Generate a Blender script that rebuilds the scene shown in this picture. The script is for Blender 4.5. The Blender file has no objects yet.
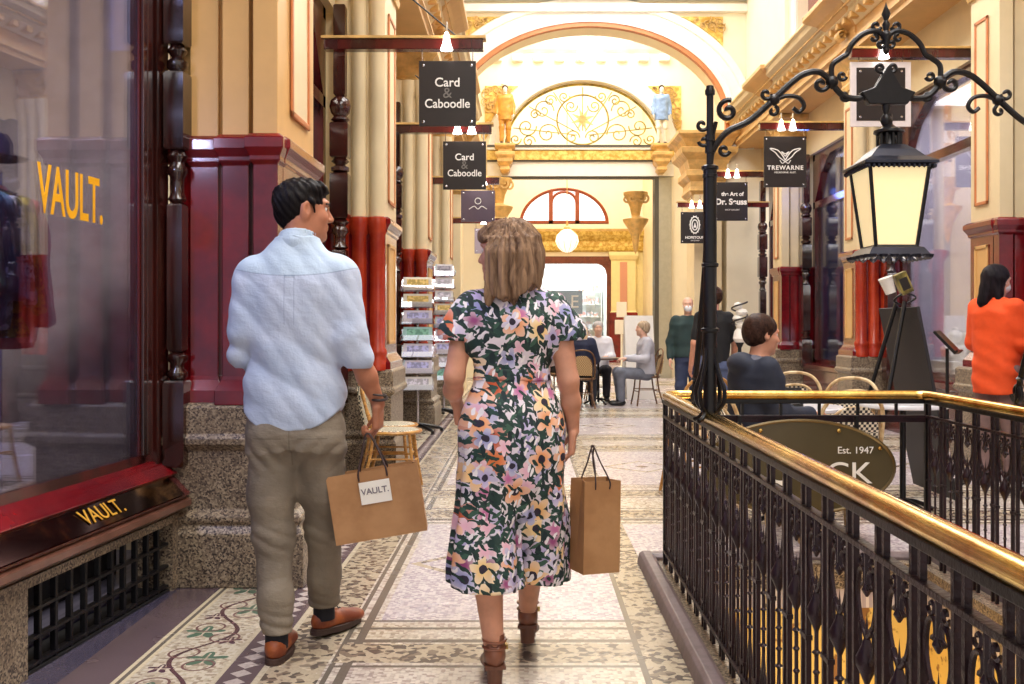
import bpy, math, random
import numpy as np
from mathutils import Vector, Matrix, Euler
random.seed(7); np.random.seed(7)
SC = bpy.context.scene
COL = SC.collection
PI = math.pi
# ------------------------------------------------------------------ camera
EYE = 1.27
FPX = 1000.0
cd = bpy.data.cameras.new('camera'); cam = bpy.data.objects.new('camera', cd); COL.objects.link(cam)
cam.location = (0, 0, EYE); cam.rotation_euler = (PI/2, 0, 0)
cd.sensor_width = 36.0; cd.lens = FPX/1024*36.0
cd.shift_x = -13/1024; cd.shift_y = -17/1024
cd.clip_start = 0.05; cd.clip_end = 200
SC.camera = cam
# ------------------------------------------------------------------ world, exposure
w = bpy.data.worlds.new('world'); SC.world = w; w.use_nodes = True
w.node_tree.nodes['Background'].inputs[0].default_value = (1.0, 0.95, 0.9, 1)
w.node_tree.nodes['Background'].inputs[1].default_value = 0.9
SC.view_settings.view_transform = 'Standard'; SC.view_settings.look = 'None'
SC.view_settings.exposure = 0.15; SC.view_settings.gamma = 1.0; SC.view_settings.use_curve_mapping = False
SC.cycles.use_denoising = True
SC.cycles.max_bounces = 7; SC.cycles.transparent_max_bounces = 16
SC.cycles.caustics_reflective = False; SC.cycles.caustics_refractive = False
SC.cycles.sample_clamp_indirect = 4.0
def area(name, loc, size, power, col=(1, 1, 1), rot=(0, 0, 0)):
    l = bpy.data.lights.new(name, 'AREA'); l.shape = 'RECTANGLE'; l.size = size[0]; l.size_y = size[1]
    l.energy = power; l.color = col
    o = bpy.data.objects.new(name, l); COL.objects.link(o); o.location = loc; o.rotation_euler = rot
    return o
def point(name, loc, power, col=(1, .9, .75), r=.05):
    l = bpy.data.lights.new(name, 'POINT'); l.energy = power; l.color = col; l.shadow_soft_size = r
    o = bpy.data.objects.new(name, l); COL.objects.link(o); o.location = loc
    return o
# daylight through the glazed roof of the arcade, one per bay
for k in range(-1, 5):
    area('rooflight_lamp', (1.42, 1.9+3.65*k+1.2, 7.95), (3.2, 2.6), 210 if k < 2 else 130, (1, .97, .93))
area('rotunda_lamp', (1.4, 21.6, 8.6), (4, 3.5), 330, (1, .97, .92))
area('far_arcade_lamp', (1.4, 29, 9.9), (3.5, 8), 620, (1, .97, .92))
# ------------------------------------------------------------------ node maths
class E:
    def __init__(s, nt, k): s.nt = nt; s.k = k
    def _m(s, op, *a):
        n = s.nt.nodes.new('ShaderNodeMath'); n.operation = op
        for i, v in enumerate(a):
            if isinstance(v, E): s.nt.links.new(v.k, n.inputs[i])
            else: n.inputs[i].default_value = v
        return E(s.nt, n.outputs[0])
    def __add__(s, o): return s._m('ADD', s, o)
    __radd__ = __add__
    def __sub__(s, o): return s._m('SUBTRACT', s, o)
    def __rsub__(s, o): return s._m('SUBTRACT', o, s)
    def __mul__(s, o): return s._m('MULTIPLY', s, o)
    __rmul__ = __mul__
    def __truediv__(s, o): return s._m('DIVIDE', s, o)
    def lt(s, o): return s._m('LESS_THAN', s, o)
    def gt(s, o): return s._m('GREATER_THAN', s, o)
    def abs(s): return s._m('ABSOLUTE', s)
    def sin(s): return s._m('SINE', s)
    def cos(s): return s._m('COSINE', s)
    def mod(s, o): return s._m('FLOORED_MODULO', s, o)
    def floor(s): return s._m('FLOOR', s)
    def min(s, o): return s._m('MINIMUM', s, o)
    def max(s, o): return s._m('MAXIMUM', s, o)
    def atan2(s, o): return s._m('ARCTAN2', s, o)
    def sqrt(s): return s._m('SQRT', s)
    def pow(s, o): return s._m('POWER', s, o)
    def band(s, a, b): return s.gt(a)*s.lt(b)
    def ss(s, a, b):
        n = s.nt.nodes.new('ShaderNodeMapRange'); n.interpolation_type = 'SMOOTHSTEP'
        s.nt.links.new(s.k, n.inputs[0]); n.inputs[1].default_value = a; n.inputs[2].default_value = b
        return E(s.nt, n.outputs[0])
def nt_of(name):
    m = bpy.data.materials.new(name); m.use_nodes = True
    return m, m.node_tree, m.node_tree.nodes['Principled BSDF']
def coords(nt, which='Object'):
    t = nt.nodes.new('ShaderNodeTexCoord'); return E(nt, t.outputs[which])
def sep(v):
    n = v.nt.nodes.new('ShaderNodeSeparateXYZ'); v.nt.links.new(v.k, n.inputs[0])
    return [E(v.nt, n.outputs[i]) for i in range(3)]
def comb(nt, a, b, c):
    n = nt.nodes.new('ShaderNodeCombineXYZ')
    for i, v in enumerate((a, b, c)):
        if isinstance(v, E): nt.links.new(v.k, n.inputs[i])
        else: n.inputs[i].default_value = v
    return E(nt, n.outputs[0])
def noise(v, scale, detail=3, rough=.55, col=False):
    n = v.nt.nodes.new('ShaderNodeTexNoise'); v.nt.links.new(v.k, n.inputs['Vector'])
    n.inputs['Scale'].default_value = scale; n.inputs['Detail'].default_value = detail; n.inputs['Roughness'].default_value = rough
    return E(v.nt, n.outputs['Color' if col else 'Fac'])
def voro(v, scale, dim='3D', feat='F1', rnd=1.0):
    n = v.nt.nodes.new('ShaderNodeTexVoronoi'); n.voronoi_dimensions = dim; n.feature = feat
    v.nt.links.new(v.k, n.inputs['Vector']); n.inputs['Scale'].default_value = scale
    n.inputs['Randomness'].default_value = rnd
    return {o.name: E(v.nt, o) for o in n.outputs if o.enabled or True}
def mixc(fac, a, b):
    nt = fac.nt; n = nt.nodes.new('ShaderNodeMix'); n.data_type = 'RGBA'
    nt.links.new(fac.k, n.inputs[0])
    for i, v in ((6, a), (7, b)):
        if isinstance(v, E): nt.links.new(v.k, n.inputs[i])
        else: n.inputs[i].default_value = (*v[:3], 1)
    return E(nt, n.outputs[2])
def ramp(v, stops, const=False):
    n = v.nt.nodes.new('ShaderNodeValToRGB'); v.nt.links.new(v.k, n.inputs[0])
    r = n.color_ramp
    if const: r.interpolation = 'CONSTANT'
    while len(r.elements) < len(stops): r.elements.new(.5)
    for e, (p, c) in zip(r.elements, stops): e.position = p; e.color = (*c[:3], 1)
    return E(v.nt, n.outputs[0])
def bump(nt, bs, h, strength=.3, dist=.01):
    n = nt.nodes.new('ShaderNodeBump'); n.inputs['Strength'].default_value = strength; n.inputs['Distance'].default_value = dist
    nt.links.new(h.k, n.inputs['Height']); nt.links.new(n.outputs[0], bs.inputs['Normal'])
def setc(nt, bs, c): nt.links.new(c.k, bs.inputs['Base Color'])
def srgb(r, g, b):
    f = lambda c: ((c/255+.055)/1.055)**2.4 if c > 10 else c/255/12.92
    return (f(r), f(g), f(b))
def mat(name, col, rough=.5, metal=0.0, var=0.0, vs=8, col2=None, bmp=0, bs_=40, coat=0, emis=0, stretch=None, thr=None):
    m, nt, b = nt_of(name)
    b.inputs['Roughness'].default_value = rough; b.inputs['Metallic'].default_value = metal
    b.inputs['Coat Weight'].default_value = coat; b.inputs['Coat Roughness'].default_value = .12
    b.inputs['Base Color'].default_value = (*col, 1)
    v = coords(nt)
    if stretch:
        x, y, z = sep(v); v = comb(nt, x*stretch[0], y*stretch[1], z*stretch[2])
    if var or col2:
        n = noise(v, vs, 4, .6)
        c2 = col2 or tuple(c*(1-var) for c in col)
        a, bb = thr or (.35, .65)
        setc(nt, b, mixc(n.ss(a, bb), col, c2))
    else:
        n = noise(v, 30, 2); setc(nt, b, mixc(n.ss(.3, .7), col, tuple(c*.96 for c in col)))
    if bmp: bump(nt, b, noise(v, bs_, 4), bmp, .01)
    if emis:
        b.inputs['Emission Color'].default_value = (*col, 1); b.inputs['Emission Strength'].default_value = emis
    return m
def glass(name, tint=(1, 1, 1), refl=.1, rough=0.0):
    m = bpy.data.materials.new(name); m.use_nodes = True; nt = m.node_tree; nt.nodes.clear()
    o = nt.nodes.new('ShaderNodeOutputMaterial'); mx = nt.nodes.new('ShaderNodeMixShader')
    tr = nt.nodes.new('ShaderNodeBsdfTransparent'); tr.inputs[0].default_value = (*tint, 1)
    gl = nt.nodes.new('ShaderNodeBsdfGlossy'); gl.inputs[0].default_value = (*(.5+.5*c for c in tint), 1); gl.inputs['Roughness'].default_value = rough
    lw = nt.nodes.new('ShaderNodeLayerWeight'); lw.inputs[0].default_value = .35
    f = (E(nt, lw.outputs['Fresnel'])*.6+refl).min(1.0)
    nt.links.new(f.k, mx.inputs[0]); nt.links.new(tr.outputs[0], mx.inputs[1]); nt.links.new(gl.outputs[0], mx.inputs[2])
    nt.links.new(mx.outputs[0], o.inputs[0]); return m
# ------------------------------------------------------------------ materials
CREAM = mat('cream_paint', srgb(240, 220, 178), .45, var=.10, vs=1.5, bmp=.05)
OCHRE = mat('ochre_paint', srgb(222, 176, 112), .4, var=.12, vs=2, bmp=.05)
PALE = mat('pale_cream_paint', srgb(246, 234, 206), .5, var=.05, vs=2)
WHITEP = mat('white_paint', srgb(244, 240, 232), .45, var=.04)
YELLOW = mat('yellow_ornament_paint', srgb(238, 208, 118), .5, col2=srgb(196, 150, 52), vs=9, bmp=.6, bs_=18)
GOLDY = mat('gilded_moulding', srgb(232, 188, 116), .38, metal=.12, var=.28, vs=6, bmp=.1)
RED = mat('oxblood_marbled_paint', srgb(128, 18, 24), .16, col2=srgb(92, 12, 22), vs=3, coat=.6, bmp=.03, bs_=12)
ORED = mat('terracotta_red_paint', srgb(188, 66, 34), .25, col2=srgb(158, 40, 22), vs=3, coat=.4)
MAROON = mat('maroon_varnished_wood', srgb(92, 22, 22), .2, col2=srgb(50, 14, 16), vs=4, coat=.6, stretch=(1, 1, .2))
DWOOD = mat('dark_carved_wood', srgb(66, 26, 22), .18, col2=srgb(34, 16, 14), vs=5, coat=.7, stretch=(1, 1, .2))
IRON = mat('black_iron', srgb(22, 20, 24), .35, metal=.3, var=.3, vs=20, bmp=.15, bs_=80)
PIRON = mat('purple_black_iron', srgb(34, 20, 26), .33, metal=.35, col2=srgb(46, 26, 34), vs=14, bmp=.3, bs_=70)
BLACKP = mat('black_plastic', srgb(18, 18, 20), .4)
CHAR = mat('charcoal_sign_face', srgb(38, 32, 32), .35, var=.1)
WHITEL = mat('white_lettering', srgb(245, 243, 240), .5)
GOLDL = mat('gold_lettering', srgb(236, 178, 60), .3, metal=.3)
ORL = mat('orange_yellow_lettering', srgb(246, 178, 20), .5)
CHROME = mat('chrome_metal', srgb(200, 200, 205), .12, metal=1)
GLASS = glass('shop_glass', (1, 1, 1), .06)
NGLASS = glass('dark_window_glass', (.70, .72, .92), .10)
def granite():
    m, nt, b = nt_of('speckled_granite'); v = coords(nt)
    s = voro(v, 130)['Color']; sx, sy, sz = sep(s)
    base = ramp(sx, [(0, srgb(60, 50, 46)), (.2, srgb(112, 98, 84)), (.5, srgb(150, 134, 112)), (.8, srgb(176, 160, 136))], True)
    n = noise(v, 2.2, 3); c = mixc(n.ss(.35, .7)*.45, base, srgb(82, 66, 54)); setc(nt, b, c)
    b.inputs['Roughness'].default_value = .38; bump(nt, b, noise(v, 60, 3), .12); return m
GRAN = granite()
def brass():
    m, nt, b = nt_of('polished_brass'); v = coords(nt); x, y, z = sep(v)
    n = noise(v, 7, 5, .6); setc(nt, b, mixc(n.ss(.3, .7), srgb(250, 218, 128), srgb(206, 150, 78)))
    b.inputs['Metallic'].default_value = 1; b.inputs['Roughness'].default_value = .16
    bump(nt, b, noise(v, 25, 3), .08); return m
BRASS = brass()
def floor_mat():
    m, nt, b = nt_of('mosaic_floor_tiles'); v = coords(nt); x, y, z = sep(v)
    tess = voro(comb(nt, x, y, 0.0), 62, '2D', rnd=.55)
    tc = sep(tess['Color'])[0]
    wob = noise(v, 1.1, 2)
    yy = (y-0.52).mod(3.65)
    field = ramp(tc, [(0, srgb(192, 182, 186)), (.3, srgb(216, 207, 206)), (.75, srgb(174, 162, 170))], True)
    crm = ramp(tc, [(0, srgb(196, 184, 162)), (.35, srgb(214, 204, 184)), (.8, srgb(168, 152, 132))], True)
    spk = ramp(sep(voro(v, 38)['Color'])[1], [(0, srgb(96, 86, 78)), (.25, srgb(188, 174, 150)), (.8, srgb(134, 120, 104))], True)
    c = mixc(wob.ss(.3, .7)*.5, crm, field)
    LIL = srgb(98, 82, 88); GRY = srgb(112, 104, 94)
    def put(c, mask, col): return mixc(mask, c, col)
    # central panels edged in grey lines
    inX = x.band(-.66, 9.); inY = yy.band(0, 2.35)
    c = put(c, x.band(-.62, 9.)*yy.band(.1, 2.2), field)
    for a, w_ in ((-.665, .018), (-.72, .01)):
        c = put(c, x.band(a-w_, a+w_), GRY)
    for a, w_ in ((.0, .03), (.12, .012), (2.25, .014), (2.36, .035), (2.75, .012), (3.2, .012), (3.5, .02)):
        c = put(c, yy.band(a-w_, a+w_)*x.gt(-.72), GRY)
    c = put(c, yy.band(2.42, 2.7)*x.gt(-.72), spk)
    c = put(c, yy.band(3.24, 3.46)*x.gt(-.72), spk)
    # little diamonds inside the plain field
    dx = (x+10).mod(1.3)-.65; dy = (yy-1.15)
    c = put(c, (dx.abs()+dy.abs()).band(.30, .36)*inX, spk)
    c = put(c, (dx.abs()+dy.abs()).lt(.07)*inX, srgb(130, 104, 88))
    # speckled strip, geometric strip and vine strip at the left
    c = put(c, x.band(-.95, -.74), spk)
    c = put(c, x.band(-1.11, -.96), LIL)
    g = (y.mod(.09)-.045).abs()+(x+1.035).abs()
    c = put(c, g.lt(.04)*x.band(-1.11, -.96), srgb(196, 184, 180))
    c = put(c, (x+.96).abs().lt(.012)+(x+1.11).abs().lt(.012), srgb(206, 194, 170))
    vine = x.band(-1.42, -1.12)
    c = put(c, vine, crm)
    wv = (y*9.5).sin()*.075-1.27
    c = put(c, (x-wv).abs().lt(.010)*vine, srgb(92, 60, 66))
    for ph, R, colr, sx_ in ((0.0, .085, srgb(84, 112, 92), .055), (.33, .05, srgb(88, 56, 72), -.08)):
        per = PI/9.5
        cy = (y+ph*per).mod(per)-per/2
        cell = ((y+ph*per)/per).floor()
        sgn = (cell*PI).cos()
        lx = x+1.27+sgn*sx_
        rr = (lx*lx+cy*cy).sqrt(); th = lx.atan2(cy)
        c = put(c, rr.lt(((th*5).cos()*.28+.72)*R)*vine, colr)
        c = put(c, (lx.abs().min(cy.abs())).lt(.004)*rr.lt(R*.8)*vine, crm)
    for s_ in (1, -1):
        q = (y*9.5+.5).sin()*(-.11)*s_
        qy = (y+.07*s_).mod(PI/9.5)-PI/19
        ring = ((x+1.27-s_*.05)*(x+1.27-s_*.05)+qy*qy).sqrt()
        c = put(c, ring.band(.052, .062)*vine, srgb(120, 86, 84))
    c = put(c, x.band(-1.47, -1.42), srgb(222, 208, 176)); c = put(c, (x+1.445).abs().lt(.008), GRY)
    c = put(c, x.lt(-1.47), LIL); c = put(c, x.lt(-1.66), srgb(66, 62, 84))
    # right side plain strip
    c = put(c, x.band(.44, .62), spk); c = put(c, (x-.44).abs().lt(.012), GRY)
    grout = tess['Distance'].ss(.35, .75)
    c = mixc(grout*.22, c, srgb(90, 82, 76))
    blot = noise(v, .7, 4); c = mixc(blot.ss(.45, .8)*.22, c, srgb(150, 132, 132))
    setc(nt, b, c); r = noise(v, 3, 4)*.22+.14
    nt.links.new(r.k, b.inputs['Roughness']); b.inputs['Specular IOR Level'].default_value = .6
    bump(nt, b, tess['Distance'], .05, .004); return m
FLOORM = floor_mat()
# ------------------------------------------------------------------ mesh helpers
def tag(o, label=None, cat=None, group=None, kind=None):
    if label: o['label'] = label
    if cat: o['category'] = cat
    if group: o['group'] = group
    if kind: o['kind'] = kind
    return o
def empty(name, loc=(0, 0, 0), rz=0, label=None, cat=None, group=None):
    o = bpy.data.objects.new(name, None); COL.objects.link(o); o.location = loc; o.rotation_euler = (0, 0, rz)
    o.empty_display_size = .1
    return tag(o, label, cat, group)
def copy_tree(o, parent=None):
    c = o.copy(); COL.objects.link(c)
    if parent: c.parent = parent
    for ch in list(o.children): copy_tree(ch, c)
    return c
class MB:
    def __init__(s): s.v = []; s.f = []
    def add(s, vs, fs):
        n = len(s.v); s.v += [tuple(p) for p in vs]; s.f += [tuple(i+n for i in f) for f in fs]; return s
    def box(s, x0, x1, y0, y1, z0, z1):
        if x0 > x1: x0, x1 = x1, x0
        if y0 > y1: y0, y1 = y1, y0
        return s.add([(x0, y0, z0), (x1, y0, z0), (x1, y1, z0), (x0, y1, z0), (x0, y0, z1), (x1, y0, z1), (x1, y1, z1), (x0, y1, z1)],
                     [(3, 2, 1, 0), (4, 5, 6, 7), (0, 1, 5, 4), (1, 2, 6, 5), (2, 3, 7, 6), (3, 0, 4, 7)])
    def rings(s, rings, cap=True):
        n = len(rings[0]); vs = [p for r in rings for p in r]; fs = []
        for i in range(len(rings)-1):
            for j in range(n):
                a = i*n+j; b = i*n+(j+1) % n; fs.append((a, b, b+n, a+n))
        if cap: fs.append(tuple(range(n))[::-1]); fs.append(tuple((len(rings)-1)*n+j for j in range(n)))
        return s.add(vs, fs)
    def mbox(s, x0, x1, y0, y1, prof):
        """stack of rectangular rings: prof = (offset, z)"""
        return s.rings([[(x0-o, y0-o, z), (x1+o, y0-o, z), (x1+o, y1+o, z), (x0-o, y1+o, z)] for o, z in prof])
    def lathe(s, prof, c=(0, 0, 0), n=20, a0=0):
        return s.rings([[(c[0]+r*math.cos(a0+2*PI*k/n), c[1]+r*math.sin(a0+2*PI*k/n), c[2]+z) for k in range(n)] for r, z in prof])
    def prism(s, poly, axis, a, b):
        """poly in the two other axes, extruded along axis"""
        def P(u, v, t): return {'x': (t, u, v), 'y': (u, t, v), 'z': (u, v, t)}[axis]
        return s.rings([[P(u, v, a) for u, v in poly], [P(u, v, b) for u, v in poly]])
    def tube(s, pts, r, n=8, closed=False, flat=None):
        pts = [Vector(p) for p in pts]; m = len(pts)
        rr = r if isinstance(r, (list, tuple)) else [r]*m
        rings = []; up = None
        for i, p in enumerate(pts):
            if closed: t = pts[(i+1) % m]-pts[i-1]
            else: t = pts[min(i+1, m-1)]-pts[max(i-1, 0)]
            if t.length < 1e-9: t = Vector((0, 0, 1))
            t.normalize()
            if up is None:
                up = Vector((0, 1, 0)) if abs(t.y) < .9 else Vector((1, 0, 0))
            u = up-t*up.dot(t)
            if u.length < 1e-6: u = t.orthogonal()
            u.normalize(); up = u; w_ = t.cross(u)
            fl = flat or 1.0
            rings.append([tuple(p+u*(rr[i]*fl*math.cos(2*PI*k/n))+w_*(rr[i]*math.sin(2*PI*k/n))) for k in range(n)])
        if closed: rings.append(rings[0]); return s.rings(rings, False)
        return s.rings(rings)
    def xf(s, M):
        s.v = [tuple(M @ Vector(p)) for p in s.v]; return s
    def build(s, name, m, parent=None, smooth=False, bevel=0, kind=None, loc=None):
        me = bpy.data.meshes.new(name); me.from_pydata(s.v, [], s.f)
        me.materials.append(m)
        if smooth:
            me.polygons.foreach_set('use_smooth', [True]*len(me.polygons))
            try: me.set_sharp_from_angle(angle=math.radians(42))
            except Exception: pass
        me.update()
        o = bpy.data.objects.new(name, me); COL.objects.link(o)
        if parent: o.parent = parent
        if bevel:
            bm = o.modifiers.new('b', 'BEVEL'); bm.width = bevel; bm.segments = 2; bm.limit_method = 'ANGLE'
        if kind: o['kind'] = kind
        if loc: o.location = loc
        return o
def fixn(o):
    import bmesh
    bm = bmesh.new(); bm.from_mesh(o.data); bmesh.ops.recalc_face_normals(bm, faces=bm.faces); bm.to_mesh(o.data); bm.free(); return o
def smoothpts(pts, n=6, closed=False):
    """Catmull-Rom through pts"""
    P = [Vector(p) for p in pts]; out = []; m = len(P)
    for i in range(m if closed else m-1):
        p0 = P[(i-1) % m] if closed or i > 0 else P[0]*2-P[1]
        p1 = P[i]; p2 = P[(i+1) % m]
        p3 = P[(i+2) % m] if closed or i+2 < m else P[-1]*2-P[-2]
        for k in range(n):
            t = k/n
            out.append(.5*((2*p1)+(p2-p0)*t+(2*p0-5*p1+4*p2-p3)*t*t+(3*p1-p0-3*p2+p3)*t**3))
    if not closed: out.append(P[-1])
    return out
def spiral(cx, cz, r0, r1, a0, a1, y=0, n=18):
    return [(cx+(r0+(r1-r0)*k/n)*math.cos(a0+(a1-a0)*k/n), y, cz+(r0+(r1-r0)*k/n)*math.sin(a0+(a1-a0)*k/n)) for k in range(n+1)]
def text(s, size, m, parent, loc, rot=(PI/2, 0, 0), ext=.002, name='lettering', align='CENTER', sx=1, shear=0, sp=1.0, off=0):
    c = bpy.data.curves.new(name, 'FONT'); c.body = s; c.size = size; c.extrude = ext; c.align_x = align; c.align_y = 'CENTER'
    c.shear = shear; c.space_character = sp; c.offset = off
    c.materials.append(m); o = bpy.data.objects.new(name, c); COL.objects.link(o)
    bpy.context.view_layer.update()
    me = bpy.data.meshes.new_from_object(o.evaluated_get(bpy.context.evaluated_depsgraph_get())); me.name = name
    bpy.data.objects.remove(o); bpy.data.curves.remove(c)
    o = bpy.data.objects.new(name, me); COL.objects.link(o)
    o.location = loc; o.rotation_euler = rot; o.scale = (sx, 1, 1)
    if parent: o.parent = parent
    return o
# ------------------------------------------------------------------ smooth implicit surfaces for people, hair and clothes
class Field:
    def __init__(s, lo, hi, res):
        s.lo = np.array(lo, float); s.res = res
        s.n = np.ceil((np.array(hi)-s.lo)/res).astype(int)+1
        s.ax = [s.lo[i]+res*np.arange(s.n[i]) for i in range(3)]
        s.d = np.full(s.n, .5, np.float32)
    def region(s, lo, hi):
        sl = []
        for i in range(3):
            a = max(0, int((lo[i]-s.lo[i])/s.res)); b = min(s.n[i], int((hi[i]-s.lo[i])/s.res)+2)
            if b <= a: return None
            sl.append(slice(a, b))
        return tuple(sl)
    def put(s, fn, lo, hi, k=.02, op='add'):
        m = k+.03
        sl = s.region([v-m for v in lo], [v+m for v in hi])
        if sl is None: return s
        X = s.ax[0][sl[0]][:, None, None]; Y = s.ax[1][sl[1]][None, :, None]; Z = s.ax[2][sl[2]][None, None, :]
        e = fn(X, Y, Z).astype(np.float32); a = s.d[sl]
        if op == 'add':
            h = np.maximum(k-np.abs(a-e), 0)/max(k, 1e-6); s.d[sl] = np.minimum(a, e)-h*h*k*.25
        else:
            e = -e; h = np.maximum(k-np.abs(a-e), 0)/max(k, 1e-6); s.d[sl] = np.maximum(a, e)+h*h*k*.25
        return s
    def clip(s, fn):
        X = s.ax[0][:, None, None]; Y = s.ax[1][None, :, None]; Z = s.ax[2][None, None, :]
        s.d = np.maximum(s.d, fn(X, Y, Z).astype(np.float32)); return s
    def disp(s, fn):
        X = s.ax[0][:, None, None]; Y = s.ax[1][None, :, None]; Z = s.ax[2][None, None, :]
        s.d = s.d+(fn(X, Y, Z)).astype(np.float32); return s
    def cone(s, a, b, ra, rb, k=.02, op='add', sq=None):
        a = np.array(a, float); b = np.array(b, float); ab = b-a; L = ab.dot(ab)+1e-9; R = max(ra, rb)
        if sq is not None: R *= max(1, 1/min(sq[1], 1))
        def f(X, Y, Z):
            px, py, pz = X-a[0], Y-a[1], Z-a[2]
            t = np.clip((px*ab[0]+py*ab[1]+pz*ab[2])/L, 0, 1)
            dx, dy, dz = px-t*ab[0], py-t*ab[1], pz-t*ab[2]
            q2 = dx*dx+dy*dy+dz*dz
            if sq is not None:   # squash along unit vector sq[0] by factor sq[1] (<1 = thinner)
                u = sq[0]; pr = dx*u[0]+dy*u[1]+dz*u[2]; q2 = q2+pr*pr*(1/sq[1]**2-1)
            return (np.sqrt(q2)-(ra+(rb-ra)*t))*(1 if sq is None else max(.6, sq[1]))
        return s.put(f, np.minimum(a, b)-R, np.maximum(a, b)+R, k, op)
    def ell(s, c, r, M=None, k=.02, op='add'):
        c = np.array(c, float); R = max(r); Mi = np.array(M.transposed()) if M is not None else np.eye(3)
        def f(X, Y, Z):
            px, py, pz = X-c[0], Y-c[1], Z-c[2]
            q = [Mi[i][0]*px+Mi[i][1]*py+Mi[i][2]*pz for i in range(3)]
            k0 = np.sqrt((q[0]/r[0])**2+(q[1]/r[1])**2+(q[2]/r[2])**2)
            k1 = np.sqrt((q[0]/r[0]**2)**2+(q[1]/r[1]**2)**2+(q[2]/r[2]**2)**2)+1e-6
            return k0*(k0-1)/k1
        return s.put(f, c-R, c+R, k, op)
    def box(s, c, r, M=None, rd=.01, k=.01, op='add'):
        c = np.array(c, float); R = math.sqrt(sum(x*x for x in r)); Mi = np.array(M.transposed()) if M is not None else np.eye(3)
        def f(X, Y, Z):
            px, py, pz = X-c[0], Y-c[1], Z-c[2]
            q = [np.abs(Mi[i][0]*px+Mi[i][1]*py+Mi[i][2]*pz)-(r[i]-rd) for i in range(3)]
            o = np.sqrt(sum(np.maximum(v, 0)**2 for v in q)); i_ = np.minimum(np.maximum(np.maximum(q[0], q[1]), q[2]), 0)
            return o+i_-rd
        return s.put(f, c-R, c+R, k, op)
    def loft(s, lev, k=.03, p=2.2, op='add'):
        """lev rows: z, cx, cy, rx, ry (z ascending)"""
        L = np.array(sorted(lev), float); zs = L[:, 0]
        # smooth interpolation of the levels
        def it(z, col):
            return np.interp(z, zz, vals[col])
        zz = np.linspace(zs[0], zs[-1], 120); vals = {}
        for c_ in range(1, 5):
            v = np.interp(zz, zs, L[:, c_]); ker = np.hanning(11); ker /= ker.sum()
            vals[c_] = np.convolve(np.pad(v, 5, 'edge'), ker, 'valid')
        def f(X, Y, Z):
            zc = np.clip(Z, zs[0], zs[-1]); cx, cy, rx, ry = (it(zc, i) for i in (1, 2, 3, 4))
            qx = np.abs(X-cx)/rx; qy = np.abs(Y-cy)/ry
            r_ = (qx**p+qy**p)**(1/p)
            d = (r_-1)*np.minimum(rx, ry)*.9
            return np.maximum(d, np.maximum(zs[0]-Z, Z-zs[-1]))
        lo = [min(L[:, 1]-L[:, 3]), min(L[:, 2]-L[:, 4]), zs[0]]; hi = [max(L[:, 1]+L[:, 3]), max(L[:, 2]+L[:, 4]), zs[-1]]
        return s.put(f, lo, hi, k, op)
    def mesh(s):
        d = s.d; n = s.n
        d[0] = d[-1] = .1; d[:, 0] = d[:, -1] = .1; d[:, :, 0] = d[:, :, -1] = .1
        ins = d < 0
        c = np.zeros(np.array(d.shape)-1, np.uint8)
        offs = [(i, j, k) for i in (0, 1) for j in (0, 1) for k in (0, 1)]
        sh = c.shape
        for i, j, k in offs: c += ins[i:i+sh[0], j:j+sh[1], k:k+sh[2]]
        act = (c > 0) & (c < 8); idx = np.argwhere(act)
        ids = np.full(sh, -1, np.int64); ids[act] = np.arange(len(idx))
        acc = np.zeros((len(idx), 3)); cnt = np.zeros(len(idx))
        val = {o: d[idx[:, 0]+o[0], idx[:, 1]+o[1], idx[:, 2]+o[2]] for o in offs}
        for o in offs:
            for ax in range(3):
                if o[ax]: continue
                o2 = list(o); o2[ax] = 1; o2 = tuple(o2)
                a, b = val[o], val[o2]; cr = (a < 0) != (b < 0)
                t = np.where(cr, a/np.where(cr, a-b, 1), 0)
                p = np.array(o, float)[None].repeat(len(idx), 0); p[:, ax] += t
                acc += p*cr[:, None]; cnt += cr
        V = s.lo+(idx+acc/cnt[:, None])*s.res
        F = []
        for ax in range(3):
            sl0 = [slice(1, -1)]*3; sl1 = [slice(1, -1)]*3
            sl0[ax] = slice(0, -1); sl1[ax] = slice(1, None)
            a = ins[tuple(sl0)]; b = ins[tuple(sl1)]; e = np.argwhere(a != b); sg = a[tuple(e.T)]
            off = np.array([1, 1, 1]); off[ax] = 0; g = e+off
            u, v = (ax+1) % 3, (ax+2) % 3
            q = []
            for du, dv in ((-1, -1), (0, -1), (0, 0), (-1, 0)):
                h = g.copy(); h[:, u] += du; h[:, v] += dv; q.append(ids[h[:, 0], h[:, 1], h[:, 2]])
            q = np.stack(q, 1); q[~sg] = q[~sg][:, ::-1]; F.append(q)
        return V, np.concatenate(F)
    def obj(s, name, m, parent=None, smooth_it=0):
        V, F = s.mesh()
        F = F[(F >= 0).all(1)]
        if smooth_it:
            E_ = np.concatenate([F[:, [0, 1]], F[:, [1, 2]], F[:, [2, 3]], F[:, [3, 0]]])
            for _ in range(smooth_it):
                A = np.zeros_like(V); C = np.zeros(len(V))
                np.add.at(A, E_[:, 0], V[E_[:, 1]]); np.add.at(A, E_[:, 1], V[E_[:, 0]]); np.add.at(C, E_[:, 0], 1); np.add.at(C, E_[:, 1], 1)
                V = V*.5+.5*A/np.maximum(C, 1)[:, None]
        me = bpy.data.meshes.new(name)
        me.vertices.add(len(V)); me.vertices.foreach_set('co', V.ravel())
        me.loops.add(F.size); me.loops.foreach_set('vertex_index', F.ravel())
        me.polygons.add(len(F)); me.polygons.foreach_set('loop_start', np.arange(0, F.size, 4)); me.polygons.foreach_set('loop_total', np.full(len(F), 4))
        me.polygons.foreach_set('use_smooth', np.ones(len(F), bool))
        me.update(); me.validate(); me.materials.append(m)
        o = bpy.data.objects.new(name, me); COL.objects.link(o)
        if parent: o.parent = parent
        return o
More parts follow.
